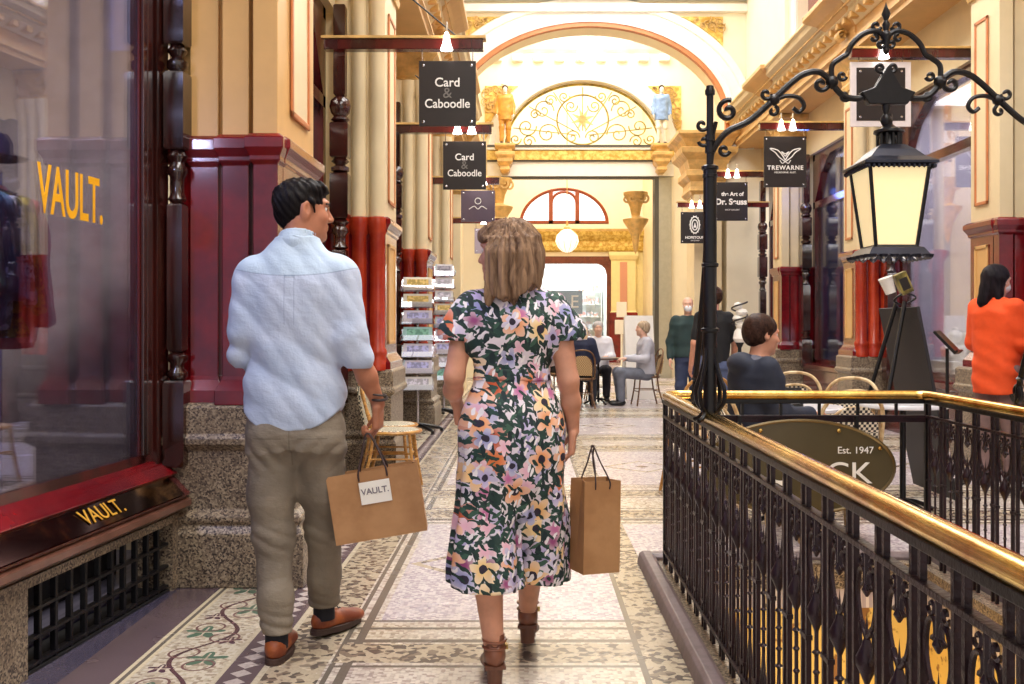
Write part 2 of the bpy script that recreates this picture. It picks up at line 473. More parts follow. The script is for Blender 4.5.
def folds(seed, amp, dirs, fr):
    rs = np.random.RandomState(seed); W = []
    for _ in range(6):
        d = np.array(dirs)+rs.randn(3)*.35; d /= np.linalg.norm(d); W.append((d*fr*rs.uniform(.6, 1.6), rs.uniform(0, 6.3), rs.uniform(.5, 1)))
    def f(X, Y, Z):
        t = 0
        for i, (k, ph, a) in enumerate(W):
            warp = .6*np.sin(7*Z+5*X+i*1.7)+.5*np.sin(9*X-6*Z+i)
            t = t+a*np.sin(k[0]*X+k[1]*Y+k[2]*Z+ph+warp*1.5)
        return amp*t/3
    return f

def creases(seed, amp, dirs, fr):
    """sharper cloth folds: ridged waves, warped"""
    rs = np.random.RandomState(seed); W = []
    for _ in range(4):
        d = np.array(dirs)+rs.randn(3)*.30; d /= np.linalg.norm(d); W.append((d*fr*rs.uniform(.6, 1.5), rs.uniform(0, 6.3), rs.uniform(.5, 1)))
    def f(X, Y, Z):
        t = 0
        for i, (k, ph, a) in enumerate(W):
            warp = .7*np.sin(6*Z+5*X+i*1.7)+.5*np.sin(9*X-6*Z+4*Y+i)
            m = .5+.5*np.sin(5*Z+4*X*(i+1)+i*2.1)
            t = t+a*m*(.45-np.abs(np.sin(k[0]*X+k[1]*Y+k[2]*Z+ph+warp)))
        return amp*t
    return f
# ================================================================== THE ARCADE
def S(name, mb, m, smooth=False, bevel=0, parent=None): 
    o = mb.build(name, m, parent, smooth, bevel)
    if parent is None: o['kind'] = 'structure'
    return o
XL, XR = -1.75, 4.62          # shopfront planes; pier faces stand at -1.2 and 4.08
YA = 19.0                     # arch at the end of the hall
fl = MB()
fl.box(-6, .78, -6, 40, -.2, 0); fl.box(.78, 2.04, 5.2, 40, -.2, 0); fl.box(2.04, 8.5, -6, 40, -.2, 0); fl.box(.78, 2.04, -6, -2, -.2, 0)
S('floor', fl, FLOORM)
# curb round the stair opening
cu = MB()
for xa, xb in ((.60, .69), (2.13, 2.22)):
    cu.prism([(xa, 0), (xa+.012, .05), (xa+.03, .062), (xb-.02, .062), (xb, .045), (xb, 0)], 'y', -2.1, 5.36)
cu.prism([(5.27, 0), (5.27, .045), (5.29, .062), (5.34, .062), (5.36, .05), (5.36, 0)], 'x', .66, 2.16)
S('trim_1', cu, mat('plum_stone_curb', srgb(128, 112, 114), .4, var=.3, vs=14), bevel=.004)
pad = MB(); pad.box(.69, .785, -2, 5.27, -.1, .03).box(2.035, 2.13, -2, 5.27, -.1, .03).box(.785, 2.035, 5.195, 5.27, -.1, .03)
S('trim_2', pad, GRAN)
STW = mat('stairwell_yellow_paint', srgb(224, 190, 104), .5, col2=srgb(140, 96, 50), vs=6, thr=(.55, .6))
sw = MB(); sw.box(.70, .78, -2, 5.2, -3.2, -.2).box(2.04, 2.12, -2, 5.2, -3.2, -.2).box(.78, 2.04, 5.2, 5.3, -3.2, -.2).box(.78, 2.04, -2.1, -2, -3.2, -.2).box(.78, 2.04, -2, 5.2, -3.3, -3.2)
S('wall_stairwell', sw, STW)
st = MB()
for k in range(18):
    st.box(.79, 2.03, -1.9+.27*k, -1.9+.27*(k+1), -3.2, -.17*(k+1))
o = st.build('stairs', mat('marble_stair_tread', srgb(206, 198, 186), .35, var=.15)); o['kind'] = 'structure'
point('stairwell_lamp', (1.4, 4.3, -.9), 22, (1, .8, .5), .15)

# ---- piers --------------------------------------------------------
def pier(side, y0, dep, px, style, seed=0):
    """engaged pier projecting from the wall. px: face towards the hall"""
    root = empty('pillar', (px, y0, 0)); root['kind'] = 'structure'
    s = -1 if side == 'left' else 1
    root.scale = (1, 1, 1)
    w_ = .56
    # local: hall face at x=0, body goes to s*w_
    def bx(mb, a, b, y_0, y_1, prof):
        x0, x1 = sorted((s*a, s*b)); return mb.mbox(x0, x1, y_0, y_1, prof)
    g = MB(); e = .075 if style == 'round' else .10
    bx(g, 0, w_, 0, dep, [(e+.03, 0), (e+.03, .26), (e+.005, .30), (e+.02, .32), (e+.02, .345), (e-.02, .37), (e-.02, .66), (e+.015, .69), (e+.015, .72), (e, .74), (e, .87), (e-.02, .89)])
    x0, x1 = sorted((s*.10, s*(w_-.12)))
    g.build('granite_base', GRAN, root, bevel=.006)
    rm = ORED if style == 'round' else RED
    r = MB()
    bx(r, 0, w_, 0, dep, [(.05, .88), (.05, .95), (.02, .99), (0, 1.02), (0, 2.06), (.018, 2.07), (.018, 2.09), (.03, 2.11), (.05, 2.14), (.05, 2.18), (.02, 2.2)])
    r.build('red_dado', RED, root, bevel=.003)
    cc = MB(); bx(cc, .004, w_, .004, dep-.004, [(0, 2.18), (0, 4.25)])
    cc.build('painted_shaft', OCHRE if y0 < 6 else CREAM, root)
    if style == 'round':
        for q in (.07, .225, .38):
            a = MB(); a.lathe([(.095, .88), (.095, .96), (.078, 1.0), (.085, 1.02), (.085, 1.05), (.068, 1.08), (.066, 2.04), (.08, 2.06), (.08, 2.09), (.095, 2.13), (.095, 2.19), (.07, 2.2)], (s*q, 0, 0), 20)
            a.build('red_colonnette', rm, root, smooth=True)
            a = MB(); a.lathe([(.068, 2.19), (.068, 4.05), (.09, 4.1), (.11, 4.2), (.11, 4.25)], (s*q, 0, 0), 20)
            a.build('cream_colonnette', CREAM, root, smooth=True)
    else:
        for q, wq, dq in ((.0, .12, .10), (.15, .13, .065), (.31, .14, .027)):
            a = MB(); bx(a, q, q+wq, -dq, .02, [(.03, .88), (.03, .95), (.005, 1.0), (0, 1.02), (0, 2.05), (.015, 2.07), (.015, 2.09), (.035, 2.13), (.035, 2.18), (.01, 2.2)])
            a.build('red_pilaster_strip', RED, root, bevel=.004)
            a = MB(); bx(a, q, q+wq, -dq, .02, [(0, 2.19), (0, 4.1), (.03, 4.18), (.03, 4.25)])
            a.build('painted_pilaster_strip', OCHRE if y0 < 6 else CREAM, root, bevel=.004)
    # narrow sunk panels in ochre on the hall side
    for z0, z1, m1 in ((1.1, 1.98, OCHRE), (2.34, 4.0, ORED)):
        a = MB(); xa, xb = sorted((-s*.014, s*.0))
        ya, yb = dep*.22, dep*.78
        a.box(xa, xb, ya, ya+.03, z0, z1).box(xa, xb, yb-.03, yb, z0, z1).box(xa, xb, ya, yb, z0, z0+.03).box(xa, xb, ya, yb, z1-.03, z1)
        a.build('panel_moulding', OCHRE if m1 is OCHRE else mat('rust_panel_line', srgb(196, 112, 62), .4) if False else RUST, root, bevel=.004)
        a = MB(); xa, xb = sorted((-s*.004, 0)); a.box(xa, xb, ya+.03, yb-.03, z0+.03, z1-.03); a.build('sunk_panel', CREAM if m1 is ORED else OCHRE, root)
    # capital with scrolls
    c = MB(); bx(c, 0, w_, 0, dep, [(.02, 4.22), (.03, 4.28), (.01, 4.32), (.03, 4.42), (.10, 4.52), (.14, 4.56), (.14, 4.62), (.05, 4.62)])
    for q in (.06, w_-.14):
        for z_ in (4.38, 4.47):
            c.tube(spiral(s*q, z_, .008, .05, 0, 9, -.05-(z_-4.38)*.5, 22), .012, 6)
    for q in (.12, dep-.12):
        c.tube([(p[1]-s*.05, q+p[0], p[2]) for p in spiral(0, 4.42, .008, .055, 0, 9, 0, 22)], .012, 6)
    c.build('capital', GOLDY, root)
    return root
RUST = mat('rust_line_paint', srgb(206, 128, 78), .4, var=.15)
BAYS = [1.30, 4.95, 8.60, 12.25, 15.90]
for k, y0 in enumerate(BAYS):
    if k >= 1: pier('left', y0, .74, -1.2, 'step' if k == 1 else 'round')
    pier('right', y0 if k < 2 else y0+.1, .46, 4.08, 'round' if k in (3,) else 'step')
# ---- long walls above the shops -----------------------------------
def entab(side):
    s = -1 if side == 'left' else 1; X = -1.2 if side == 'left' else 4.08
    y_a, y_b = -6, YA
    # lower fascia wall over shopfronts
    wl = MB(); xa, xb = sorted((X+s*.42, X+s*.62)); wl.box(xa, xb, y_a, y_b, 3.95, 4.62)
    S('wall_'+side+'_frieze', wl, CREAM)
    # profile (outwards = towards hall = -s), z
    def prof(pts): return [(X-s*o, z) for o, z in pts]
    c = MB(); c.prism(prof([(-.6, 4.62), (.08, 4.62), (.08, 4.68), (.11, 4.70), (.11, 4.76), (.04, 4.78), (.04, 4.93), (-.6, 4.93)]), 'y', y_a, y_b)
    S('trim_'+side+'_architrave', fixn_mb(c), OCHRE)
    c = MB(); c.prism(prof([(-.6, 4.93), (.06, 4.93), (.09, 4.96), (.14, 5.0), (.20, 5.04), (.20, 5.09), (.26, 5.12), (.33, 5.16), (.35, 5.22), (.38, 5.24), (.38, 5.28), (.0, 5.31), (-.6, 5.31)]), 'y', y_a, y_b)
    S('trim_'+side+'_cornice', fixn_mb(c), CREAM)
    c = MB()
    y = y_a
    while y < y_b-.1:
        xa, xb = sorted((X-s*.04, X-s*.19)); c.box(xa, xb, y, y+.10, 4.955, 5.035); y += .26
    S('trim_'+side+'_dentils', c, GOLDY, bevel=.008)
    # gilt strips
    c = MB(); 
    for za, o_ in ((4.70, .118), (5.09, .268), (5.24, .386)):
        xa, xb = sorted((X-s*(o_-.02), X-s*o_)); c.box(xa, xb, y_a, y_b, za, za+.022)
    S('trim_'+side+'_gilt_lines', c, GOLDY)
    # blocks breaking forward over each pier
    for k, y0 in enumerate(BAYS):
        c = MB(); x0, x1 = sorted((X+s*.3, X))
        d = .74 if side == 'left' else .46
        c.mbox(x0, x1, y0, y0+d, [(.10, 4.62), (.10, 4.74), (.06, 4.78), (.06, 4.92), (.12, 4.98), (.22, 5.06), (.30, 5.14), (.40, 5.2), (.44, 5.24), (.44, 5.3), (.1, 5.33)])
        S('trim_'+side+'_cornice_block', c, OCHRE, bevel=.006)
        c = MB(); c.tube([(X-s*(.14+p[0]), y0+d/2, p[2]) for p in spiral(0, 4.86, .01, .07, 0, 9, 0, 20)], .02, 6, flat=5)
        c.build('trim_console', GOLDY)['kind'] = 'structure'
        # upper pilaster
        c = MB(); x0, x1 = sorted((X+s*.3, X+s*.05)); c.mbox(x0, x1, y0, y0+d, [(.05, 5.31), (.05, 5.5), (.0, 5.55), (0, 7.3), (.04, 7.36), (.08, 7.5), (.08, 7.6)])
        S('trim_'+side+'_upper_pilaster', c, PALE, bevel=.006)
def fixn_mb(m): return m
def wall_with_arches(name, X, thick, y_a, y_b, z0, z1, arches, m):
    """wall in a plane of constant X with arched openings: (yc, halfwidth, zbase, zspring)"""
    mb = MB(); N = 14
    cur = y_a
    x0, x1 = sorted((X, X+thick))
    for yc, h, zb, zs in sorted(arches):
        mb.box(x0, x1, cur, yc-h, z0, z1)
        mb.box(x0, x1, yc-h, yc+h, z0, zb)
        pts = [(yc-h*math.cos(PI*i/N), zs+h*math.sin(PI*i/N)) for i in range(N+1)]
        for (ya, za), (yb, zb_) in zip(pts, pts[1:]):
            mb.prism([(ya, za), (yb, zb_), (yb, z1), (ya, z1)], 'x', x0, x1)
        cur = yc+h
    mb.box(x0, x1, cur, y_b, z0, z1)
    return S(name, mb, m)
for side in ('left', 'right'):
    entab(side)
    s = -1 if side == 'left' else 1; X = -1.2 if side == 'left' else 4.08
    arches = [(y0+.37+1.83, .95, 5.75, 6.55) for y0 in [-2.35]+BAYS if y0+2.2 < YA-.9]
    wall_with_arches('wall_'+side+'_upper', X+s*.12, s*.25, -6, YA, 5.31, 8.2, arches, PALE)
    for i, (yc, h, zb, zs) in enumerate(arches):
        # archivolt, sash and red blind
        r = MB(); pts = [(yc+h*1.06*math.cos(PI*k/20), zs+h*1.06*math.sin(PI*k/20)) for k in range(21)]
        pts = [(yc+h*1.06, zb)]+pts+[(yc-h*1.06, zb)]
        r.tube([(X+s*.10, a, b) for a, b in pts], .055, 8)
        S('trim_'+side+'_arch_moulding', r, WHITEP, True)
        wn = MB(); xa, xb = sorted((X+s*.28, X+s*.31))
        poly = [(yc-h, zb), (yc+h, zb)]+[(yc+h*math.cos(PI*k/16), zs+h*math.sin(PI*k/16)) for k in range(17)]
        wn.prism(poly, 'x', xa, xb)
        S('window_upper_%s' % side, wn, BLIND if False else RED)
        fr = MB(); 
        fr.tube([(X+s*.25, yc+h*.96*math.cos(PI*k/20), zs+h*.96*math.sin(PI*k/20)) for k in range(21)], .035, 6)
        fr.box(X+s*.22, X+s*.28, yc-.03, yc+.03, zb, zs+h).box(X+s*.22, X+s*.28, yc-h, yc+h, zs-.03, zs+.03).box(X+s*.22, X+s*.28, yc-h, yc+h, zb, zb+.06)
        S('window_frame_upper_%s' % side, fr, MAROON, False)
ROOFG = mat("frosted_roof_glass", (.9,.93,1), .4, emis=1.6)
# ---- roof
cl = MB()
for k in range(-2, 6):
    y = 1.3+3.65*k-.05
    cl.box(-1.6, 4.6, y-.1, y+.55, 8.05, 8.3)
cl.box(-1.7, -.4, -6, YA, 8.1, 8.3).box(3.25, 4.7, -6, YA, 8.1, 8.3)
S('ceiling', cl, WHITEP)
for k in range(-2, 5):
    y = 1.3+3.65*k+.5
    g = MB(); g.box(-.4, 3.25, y, y+3.0, 8.15, 8.17)
    S('window_roof', g, ROOFG)
    g = MB()
    for q in range(1, 6): g.box(-.4+q*.608-.015, -.4+q*.608+.015, y, y+3.0, 8.1, 8.15)
    g.box(-.4, 3.25, y+1.48, y+1.52, 8.1, 8.15)
    S('window_roof_bars', g, WHITEP)
# ---- arch at the end of the hall -------------------------------------
def ell_wall(name, m, yc, th, x0, x1, ztop, cx, a, b, zs, N=36):
    mb = MB()
    pts = [(cx-a*math.cos(PI*i/N), zs+b*math.sin(PI*i/N)) for i in range(N+1)]
    for (xa, za), (xb, zb) in zip(pts, pts[1:]):
        mb.prism([(xa, za), (xb, zb), (xb, ztop), (xa, ztop)], 'y', yc, yc+th)
    if x0 < cx-a: mb.box(x0, cx-a, yc, yc+th, 0, ztop)
    if x1 > cx+a: mb.box(cx+a, x1, yc, yc+th, 0, ztop)
    return S(name, mb, m)
def ell_band(name, m, yc, cx, a, b, zs, prof, N=48, extra=0):
    """moulded band following the arch: prof = (radial offset, y offset)"""
    rings = []
    for i in range(N+1):
        t = PI*i/N; nx, nz = b*math.cos(t), a*math.sin(t); l = math.hypot(nx, nz); nx /= l; nz /= l
        rings.append([(cx+a*math.cos(t)+nx*o, yc+y, zs+b*math.sin(t)+nz*o) for o, y in prof])
    if extra:
        r0 = [(p[0], p[1], extra) for p in rings[0]]; r1 = [(p[0], p[1], extra) for p in rings[-1]]
        rings = [r0]+rings+[r1]
    mb = MB(); mb.rings(rings); return S(name, mb, m)
CX, AA, AB, ZS = 1.235, 2.60, 1.82, 5.15
ell_wall('wall_arch', PALE, YA, .7, -2.6, 5.6, 8.3, CX, AA, AB, ZS)
ell_band('trim_arch_face', WHITEP, YA, CX, AA, AB, ZS, [(.05, 0), (.05, -.05), (.16, -.07), (.18, -.03), (.36, -.03), (.38, -.07), (.50, -.09), (.52, 0)], extra=4.6)
ell_band('trim_arch_edge', RUST, YA, CX, AA, AB, ZS, [(-.03, .1), (-.03, -.03), (.055, -.03), (.055, .1)], extra=4.6)
# gilt spandrels with scroll ornament
def spandrel(yc, xa, xb, z0, z1, cx, cz, ra, rb, side):
    mb = MB(); N = 14; P = []
    for i in range(N+1):
        x = xa+(xb-xa)*i/N; t = 1-((x-cx)/ra)**2
        z = cz+rb*math.sqrt(max(t, 0)); P.append((x, min(max(z, z0), z1)))
    for (x1_, za), (x2_, zb) in zip(P, P[1:]): mb.prism([(x1_, za), (x2_, zb), (x2_, z1), (x1_, z1)], 'y', yc-.03, yc)
    S('trim_spandrel', mb, YELLOW)
    o = MB(); rs = random.Random(int(xa*10)+int(yc))
    for i in range(26):
        x = xa+(xb-xa)*rs.random(); t = 1-((x-cx)/ra)**2; zl = max(cz+rb*math.sqrt(max(t, 0)), z0)
        if z1-zl < .12: continue
        z = zl+.05+(z1-zl-.1)*rs.random(); R = min(.13, (z1-zl)*.25)
        o.tube(spiral(x, z, .01, R, rs.random()*6, rs.random()*6+7, yc-.045, 16), .014, 5)
    S('trim_scrollwork', o, GOLDY)
spandrel(YA, CX+1.25, CX+2.52, 6.1, 7.12, CX, ZS, AA+.55, AB+.55, 1)
spandrel(YA, CX-2.52, CX-1.25, 6.1, 7.12, CX, ZS, AA+.55, AB+.55, -1)
b_ = MB(); b_.box(-2.0, 5.0, YA-.12, YA, 7.2, 7.34).box(-2.0, 5.0, YA-.2, YA, 7.42, 7.5); S('trim_arch_top', b_, WHITEP)
# arch springing blocks, gilded
for xc in (CX-AA-.12, CX+AA-.36):
    b_ = MB(); b_.mbox(xc-.30, xc+.30, YA-.0, YA+.9, [(.0, 3.75), (.06, 3.82), (.03, 3.9), (.03, 4.0), (.12, 4.1), (.12, 4.2), (.05, 4.22), (.10, 4.4), (.22, 4.52), (.24, 4.62), (.12, 4.64), (.2, 4.78), (.3, 4.86), (.3, 4.92), (.02, 4.94)])
    S('trim_arch_capital', b_, GOLDY, bevel=.006)
    b_ = MB(); b_.mbox(xc-.26, xc+.26, YA-.0, YA+.85, [(.06, 0), (.06, .9), (0, .95), (0, 3.8)]); S('trim_arch_pilaster', b_, CREAM)
CREAM2 = mat("primrose_paint", srgb(244,224,160), .5, var=.06)
# ---- rotunda between the two arches --------------------------------
YB = 24.0
r = MB(); r.box(-1.8, -1.5, YA+.7, YB, 0, 9.2).box(4.6, 4.9, YA+.7, YB, 0, 9.2); S('wall_rotunda', r, CREAM)
r = MB(); r.box(-1.8, 4.9, YA+.7, YB, 9.2, 9.4); S('ceiling_rotunda', r, WHITEP)
# cornice ring seen through the arch
r = MB(); r.prism([(YB, 5.55), (YB-.12, 5.6), (YB-.3, 5.9), (YB-.34, 6.1), (YB-.1, 6.15), (YB, 6.15)], 'x', -1.6, 4.7) if False else None
r = MB(); r.prism([(YB, 7.8), (YB-.12, 7.85), (YB-.26, 8.0), (YB-.3, 8.12), (YB-.3, 8.2), (YB, 8.22)], 'x', -1.6, 4.7)
S('trim_rotunda_cornice', r, WHITEP)
r = MB()
for k in range(12): r.box(-1.3+k*.5, -1.05+k*.5, YB-.16, YB, 7.58, 7.74)
S('trim_rotunda_dentils', r, WHITEP, bevel=.01)
# second wall: segmental fanlight over a white beam, passage beneath
FX, FA, FB, FZ = 1.39, 1.92, 1.62, 5.5
mb = MB(); N = 30
pts = [(FX-FA*math.cos(PI*i/N), FZ+FB*math.sin(PI*i/N)) for i in range(N+1)]
for (xa, za), (xb, zb) in zip(pts, pts[1:]): mb.prism([(xa, za), (xb, zb), (xb, 9.2), (xa, 9.2)], 'y', YB, YB+.4)
mb.box(-1.8, FX-FA, YB, YB+.4, 0, 9.2).box(FX+FA, 4.9, YB, YB+.4, 0, 9.2)
S('wall_fanlight', mb, PALE)
b_ = MB(); b_.box(-1.8, 4.9, YB+.02, YB+.4, 9.2, 10.4); S('wall_fanlight_top', b_, PALE)
ell_band('trim_fanlight_face', WHITEP, YB, FX, FA, FB, FZ, [(.02, 0), (.02, -.06), (.1, -.08), (.2, -.04), (.34, -.07), (.36, 0)])
spandrel(YB, FX+1.55, FX+2.35, 5.7, 7.0, FX, FZ, FA+.4, FB+.4, 1)
spandrel(YB, FX-2.35, FX-1.55, 5.7, 7.0, FX, FZ, FA+.4, FB+.4, -1)
b_ = MB(); b_.box(-.9, 3.55, YB-.16, YB+.35, 4.82, 5.16).box(-.9, 3.55, YB-.24, YB, 5.44, 5.5); S('trim_beam', b_, WHITEP)
b_ = MB(); b_.box(-.9, 3.55, YB-.22, YB+.3, 5.2, 5.42); S('trim_beam_frieze', b_, YELLOW)
DGR = mat('dark_green_grey_line', srgb(78, 74, 66), .5)
b_ = MB(); b_.box(-.9, 3.55, YB-.26, YB, 5.5, 5.55).box(-.9, 3.55, YB-.2, YB+.02, 5.16, 5.2).box(-.75, 3.2, YB-.12, YB+.02, 4.76, 4.82).box(3.1, 3.2, YB-.1, YB+.3, 0, 4.8).box(-.62, -.54, YB-.1, YB+.3, 0, 4.8); S('trim_beam_lines', b_, DGR)
GREYP = mat('sage_grey_paint', srgb(176, 170, 150), .5, var=.1)
b_ = MB(); b_.box(3.2, 3.5, YB-.12, YB+.4, 0, 4.8).box(-.9, -.62, YB-.12, YB+.4, 0, 4.8); S('trim_passage_jamb', b_, GREYP)
# wrought fan grille
fan = empty('fan_grille', (FX, YB+.12, FZ), label='large wrought iron fan grille of scrolls with gilt flower centre above the white beam', cat='grille')
GIRON = mat('gilt_green_iron', srgb(120, 104, 52), .4, metal=.3, col2=srgb(190, 160, 60), vs=5)
g = MB(); g.tube([(FA*.97*math.cos(PI*k/40), 0, FB*.97*math.sin(PI*k/40)) for k in range(41)], .03, 6).tube([(-FA, 0, .03), (FA, 0, .03)], .03, 6)
g.tube([(.62*math.cos(2*PI*k/40), 0, .72+.6*math.sin(2*PI*k/40)) for k in range(40)], .022, 6, closed=True)
g.build('fan_rim', GIRON, fan, True)
g = MB()
for t in (-.9, -.6, -.3, 0, .3, .6, .9):
    a = PI/2-t*1.35
    g.tube([(.15*math.cos(a), 0, .3+.15*math.sin(a)), (FA*.93*math.cos(a), 0, max(.05, FB*.93*math.sin(a)))], .014, 5)
g.build('fan_spokes', GIRON, fan)
g = MB(); rs = random.Random(4)
for sx in (-1, 1):
    for (cx_, cz_, R, d) in ((.95, .95, .26, 1), (1.35, .55, .24, -1), (.85, .38, .27, 1), (1.3, .2, .16, 1), (.45, 1.28, .14, -1), (.78, 1.18, .15, 1), (1.62, .25, .14, -1), (1.15, .85, .13, 1), (.25, .3, .18, 1), (.28, 1.05, .16, -1)):
        g.tube(spiral(sx*cx_, cz_, .02, R, 0 if sx > 0 else PI, (0 if sx > 0 else PI)+sx*d*9.5, 0, 30), .017, 5)
g.build('fan_scrolls', GIRON, fan)
g = MB()
for k in range(8):
    a = k*PI/4+.3; g.prism([(0, .72), (.09*math.cos(a-.5), .72+.09*math.sin(a-.5)), (.30*math.cos(a), .72+.30*math.sin(a)), (.09*math.cos(a+.5), .72+.09*math.sin(a+.5))], 'y', -.05, -.01)
g.build('fan_rosette', GOLDY, fan)
# ---- passage beyond and the end shop -------------------------------
YC = 34.0
r = MB(); r.box(-1.6, -1.3, YB+.4, YC, 0, 10.2).box(4.0, 4.3, YB+.4, YC, 0, 10.2); S('wall_passage', r, CREAM)
r = MB(); r.box(-1.6, 4.3, YB+.4, YC, 10.2, 10.4); S('ceiling_passage', r, WHITEP)
EX = 1.33
# end wall with lunette
mb = MB(); N = 24; LR = 1.52; LZ = 4.72
pts = [(EX-LR*math.cos(PI*i/N), LZ+1.22*math.sin(PI*i/N)) for i in range(N+1)]
for (xa, za), (xb, zb) in zip(pts, pts[1:]): mb.prism([(xa, za), (xb, zb), (xb, 10.2), (xa, 10.2)], 'y', YC, YC+.3)
mb.box(-1.6, EX-LR, YC, YC+.3, 3.4, 10.2).box(EX+LR, 4.3, YC, YC+.3, 3.4, 10.2).box(EX-LR, EX+LR, YC, YC+.3, 3.6, LZ)
S('wall_end', mb, PALE)
BRN = mat('brown_sash_paint', srgb(150, 70, 34), .4, var=.2)
fr = MB(); fr.tube([(EX+LR*.97*math.cos(PI*k/30), YC+.05, LZ+1.19*math.sin(PI*k/30)) for k in range(31)], .07, 6)
fr.box(EX-LR, EX+LR, YC, YC+.1, LZ-.02, LZ+.1).box(EX-.52, EX-.38, YC, YC+.1, LZ, LZ+1.12).box(EX+.38, EX+.52, YC, YC+.1, LZ, LZ+1.12)
fr.tube([(EX+.42*math.cos(PI*k/12), YC+.05, LZ+.72+.36*math.sin(PI*k/12)) for k in range(13)], .05, 6)
S('window_lunette_frame', fr, BRN)
gl = MB(); gl.box(EX-LR, EX+LR, YC+.12, YC+.14, LZ, LZ+1.22); S('window_lunette', gl, mat('frosted_lit_pane', (.95, .97, 1), .3, emis=1.1))
b_ = MB(); b_.prism([(YC, 3.75), (YC-.12, 3.8), (YC-.16, 3.95), (YC-.14, 4.1), (YC-.34, 4.3), (YC-.4, 4.42), (YC, 4.45)], 'x', -1.4, 4.0); S('trim_end_cornice', b_, YELLOW)
b_ = MB(); b_.prism([(YC, 4.45), (YC-.4, 4.42), (YC-.42, 4.5), (YC, 4.55)], 'x', -1.4, 4.0); S('trim_end_cornice_top', b_, GOLDY)
# pilasters of the end wall
for xa, xb in ((-.55, .02), (2.92, 3.75)):
    b_ = MB(); b_.mbox(xa, xb, YC-.14, YC+.2, [(.03, 1.7), (0, 1.75), (0, 3.45), (.04, 3.5), (.08, 3.62), (.08, 3.75)]); S('trim_end_pilaster', b_, YELLOW if False else CREAM2)
    b_ = MB(); b_.mbox(xa, xb, YC-.16, YC+.2, [(.06, 0), (.06, 1.66), (.02, 1.7)]); S('trim_end_dado', b_, RED)
    b_ = MB(); xm = (xa+xb)/2; b_.box(xm-.12, xm+.12, YC-.17, YC-.12, 1.75, 3.4); S('trim_end_panel', b_, mat('pink_band_paint', srgb(214, 150, 120), .5))
r = MB(); r.box(-1.3, -.55, YC-.02, YC+.2, 0, 3.75).box(3.75, 4.2, YC-.02, YC+.2, 0, 3.75); S('wall_end_side', r, CREAM2)
# SALE shop: dark frame, lit interior, window poster
fr = MB(); fr.box(.02, .12, YC-.05, YC+.1, 0, 3.5).box(2.78, 2.92, YC-.05, YC+.1, 0, 3.5).box(.02, 2.92, YC-.08, YC+.1, 3.35, 3.6)
for sx, x_ in ((1, .12), (-1, 2.78)):
    fr.prism([(x_, 3.35), (x_+sx*.32, 3.35), (x_+sx*.18, 3.3), (x_+sx*.06, 3.18), (x_, 2.95)][::-1], 'y', YC-.05, YC+.1)
S('trim_end_shopfront', fr, mat('rust_brown_wood', srgb(120, 60, 40), .35, var=.3))
it = MB(); it.box(.1, 2.8, YC+2.2, YC+2.3, 0, 3.6).box(.0, .1, YC+.1, YC+2.3, 0, 3.6).box(2.8, 2.9, YC+.1, YC+2.3, 0, 3.6).box(0, 2.9, YC+.1, YC+2.3, 3.6, 3.7)
S('wall_end_shop', it, mat('white_shop_interior', srgb(240, 246, 242), .5, var=.08))
area('end_shop_lamp', (1.45, YC+1.2, 3.5), (2.2, 1.6), 130, (.95, 1, .98))
po = empty('sale_poster', (1.15, YC+.25, 2.05), label='grey-blue SALE poster hanging in the bright shop window at the end of the arcade', cat='poster')
p_ = MB(); p_.box(-.82, .82, -.01, .01, -.4, .4); p_.build('poster_board', mat('slate_blue_poster', srgb(124, 148, 176), .5), po)
text('SALE', .62, WHITEL, po, (0, -.012, 0), sp=1.1)
gl = MB(); gl.box(.12, 2.78, YC+.02, YC+.03, 0, 3.35); S('window_end', gl, GLASS)
# shop shelving, left and right of the poster
for xs in (.5, 2.3):
    sh = empty('display_shelf', (xs, YC+1.9, 0), label='white display shelf of boxes %s in the end shop' % ('left of the poster' if xs < 1 else 'right of the poster'), cat='shelf')
    a = MB()
    for k in range(6): a.box(-.42, .42, -.15, .15, .2+k*.45, .23+k*.45)
    a.box(-.45, -.42, -.15, .15, 0, 2.7).box(.42, .45, -.15, .15, 0, 2.7); a.build('shelf_boards', WHITEP, sh)
    a = MB(); rs = random.Random(int(xs*10))
    for k in range(6):
        x = -.38
        while x < .32:
            w2 = rs.uniform(.06, .16); a.box(x, x+w2, -.1, .08, .23+k*.45, .23+k*.45+rs.uniform(.1, .32)); x += w2+.03
    o = a.build('goods', mat('pastel_goods', srgb(196, 206, 214), .5, col2=srgb(210, 150, 140), vs=7, thr=(.5, .55)), sh); o['kind'] = 'stuff'
# ---- shopfronts ------------------------------------------------------
def turned(mb, c, z0, z1, r=.06):
    """carved post: square blocks, bulbs and a slim turned shaft"""
    h = z1-z0
    if z1-z0 > 1: return turned2(mb, c, z0, z1, r)
    P = [(r*1.2, 0), (r*1.2, .30), (r*.8, .33), (r*1.1, .36), (r*.7, .40), (r*.62, .9), (r*.9, .93), (r*.7, .97), (r*1.15, 1.02), (r*1.15, 1.3), (r*.8, 1.34), (r*.6, 1.36), (r*.55, 1.6), (r*1.0, 1.66), (r*.65, 1.7)]
    top = h-.9
    P += [(r*.6, top), (r*1.1, top+.04), (r*.7, top+.08), (r*1.2, top+.12), (r*1.2, top+.42), (r*.7, top+.46), (r*1.25, top+.56), (r*1.05, top+.66), (r*.6, top+.7), (r*.9, top+.8), (r*.9, h)]
    mb.lathe([(a, b) for a, b in P], (c[0], c[1], z0), 14, PI/4)
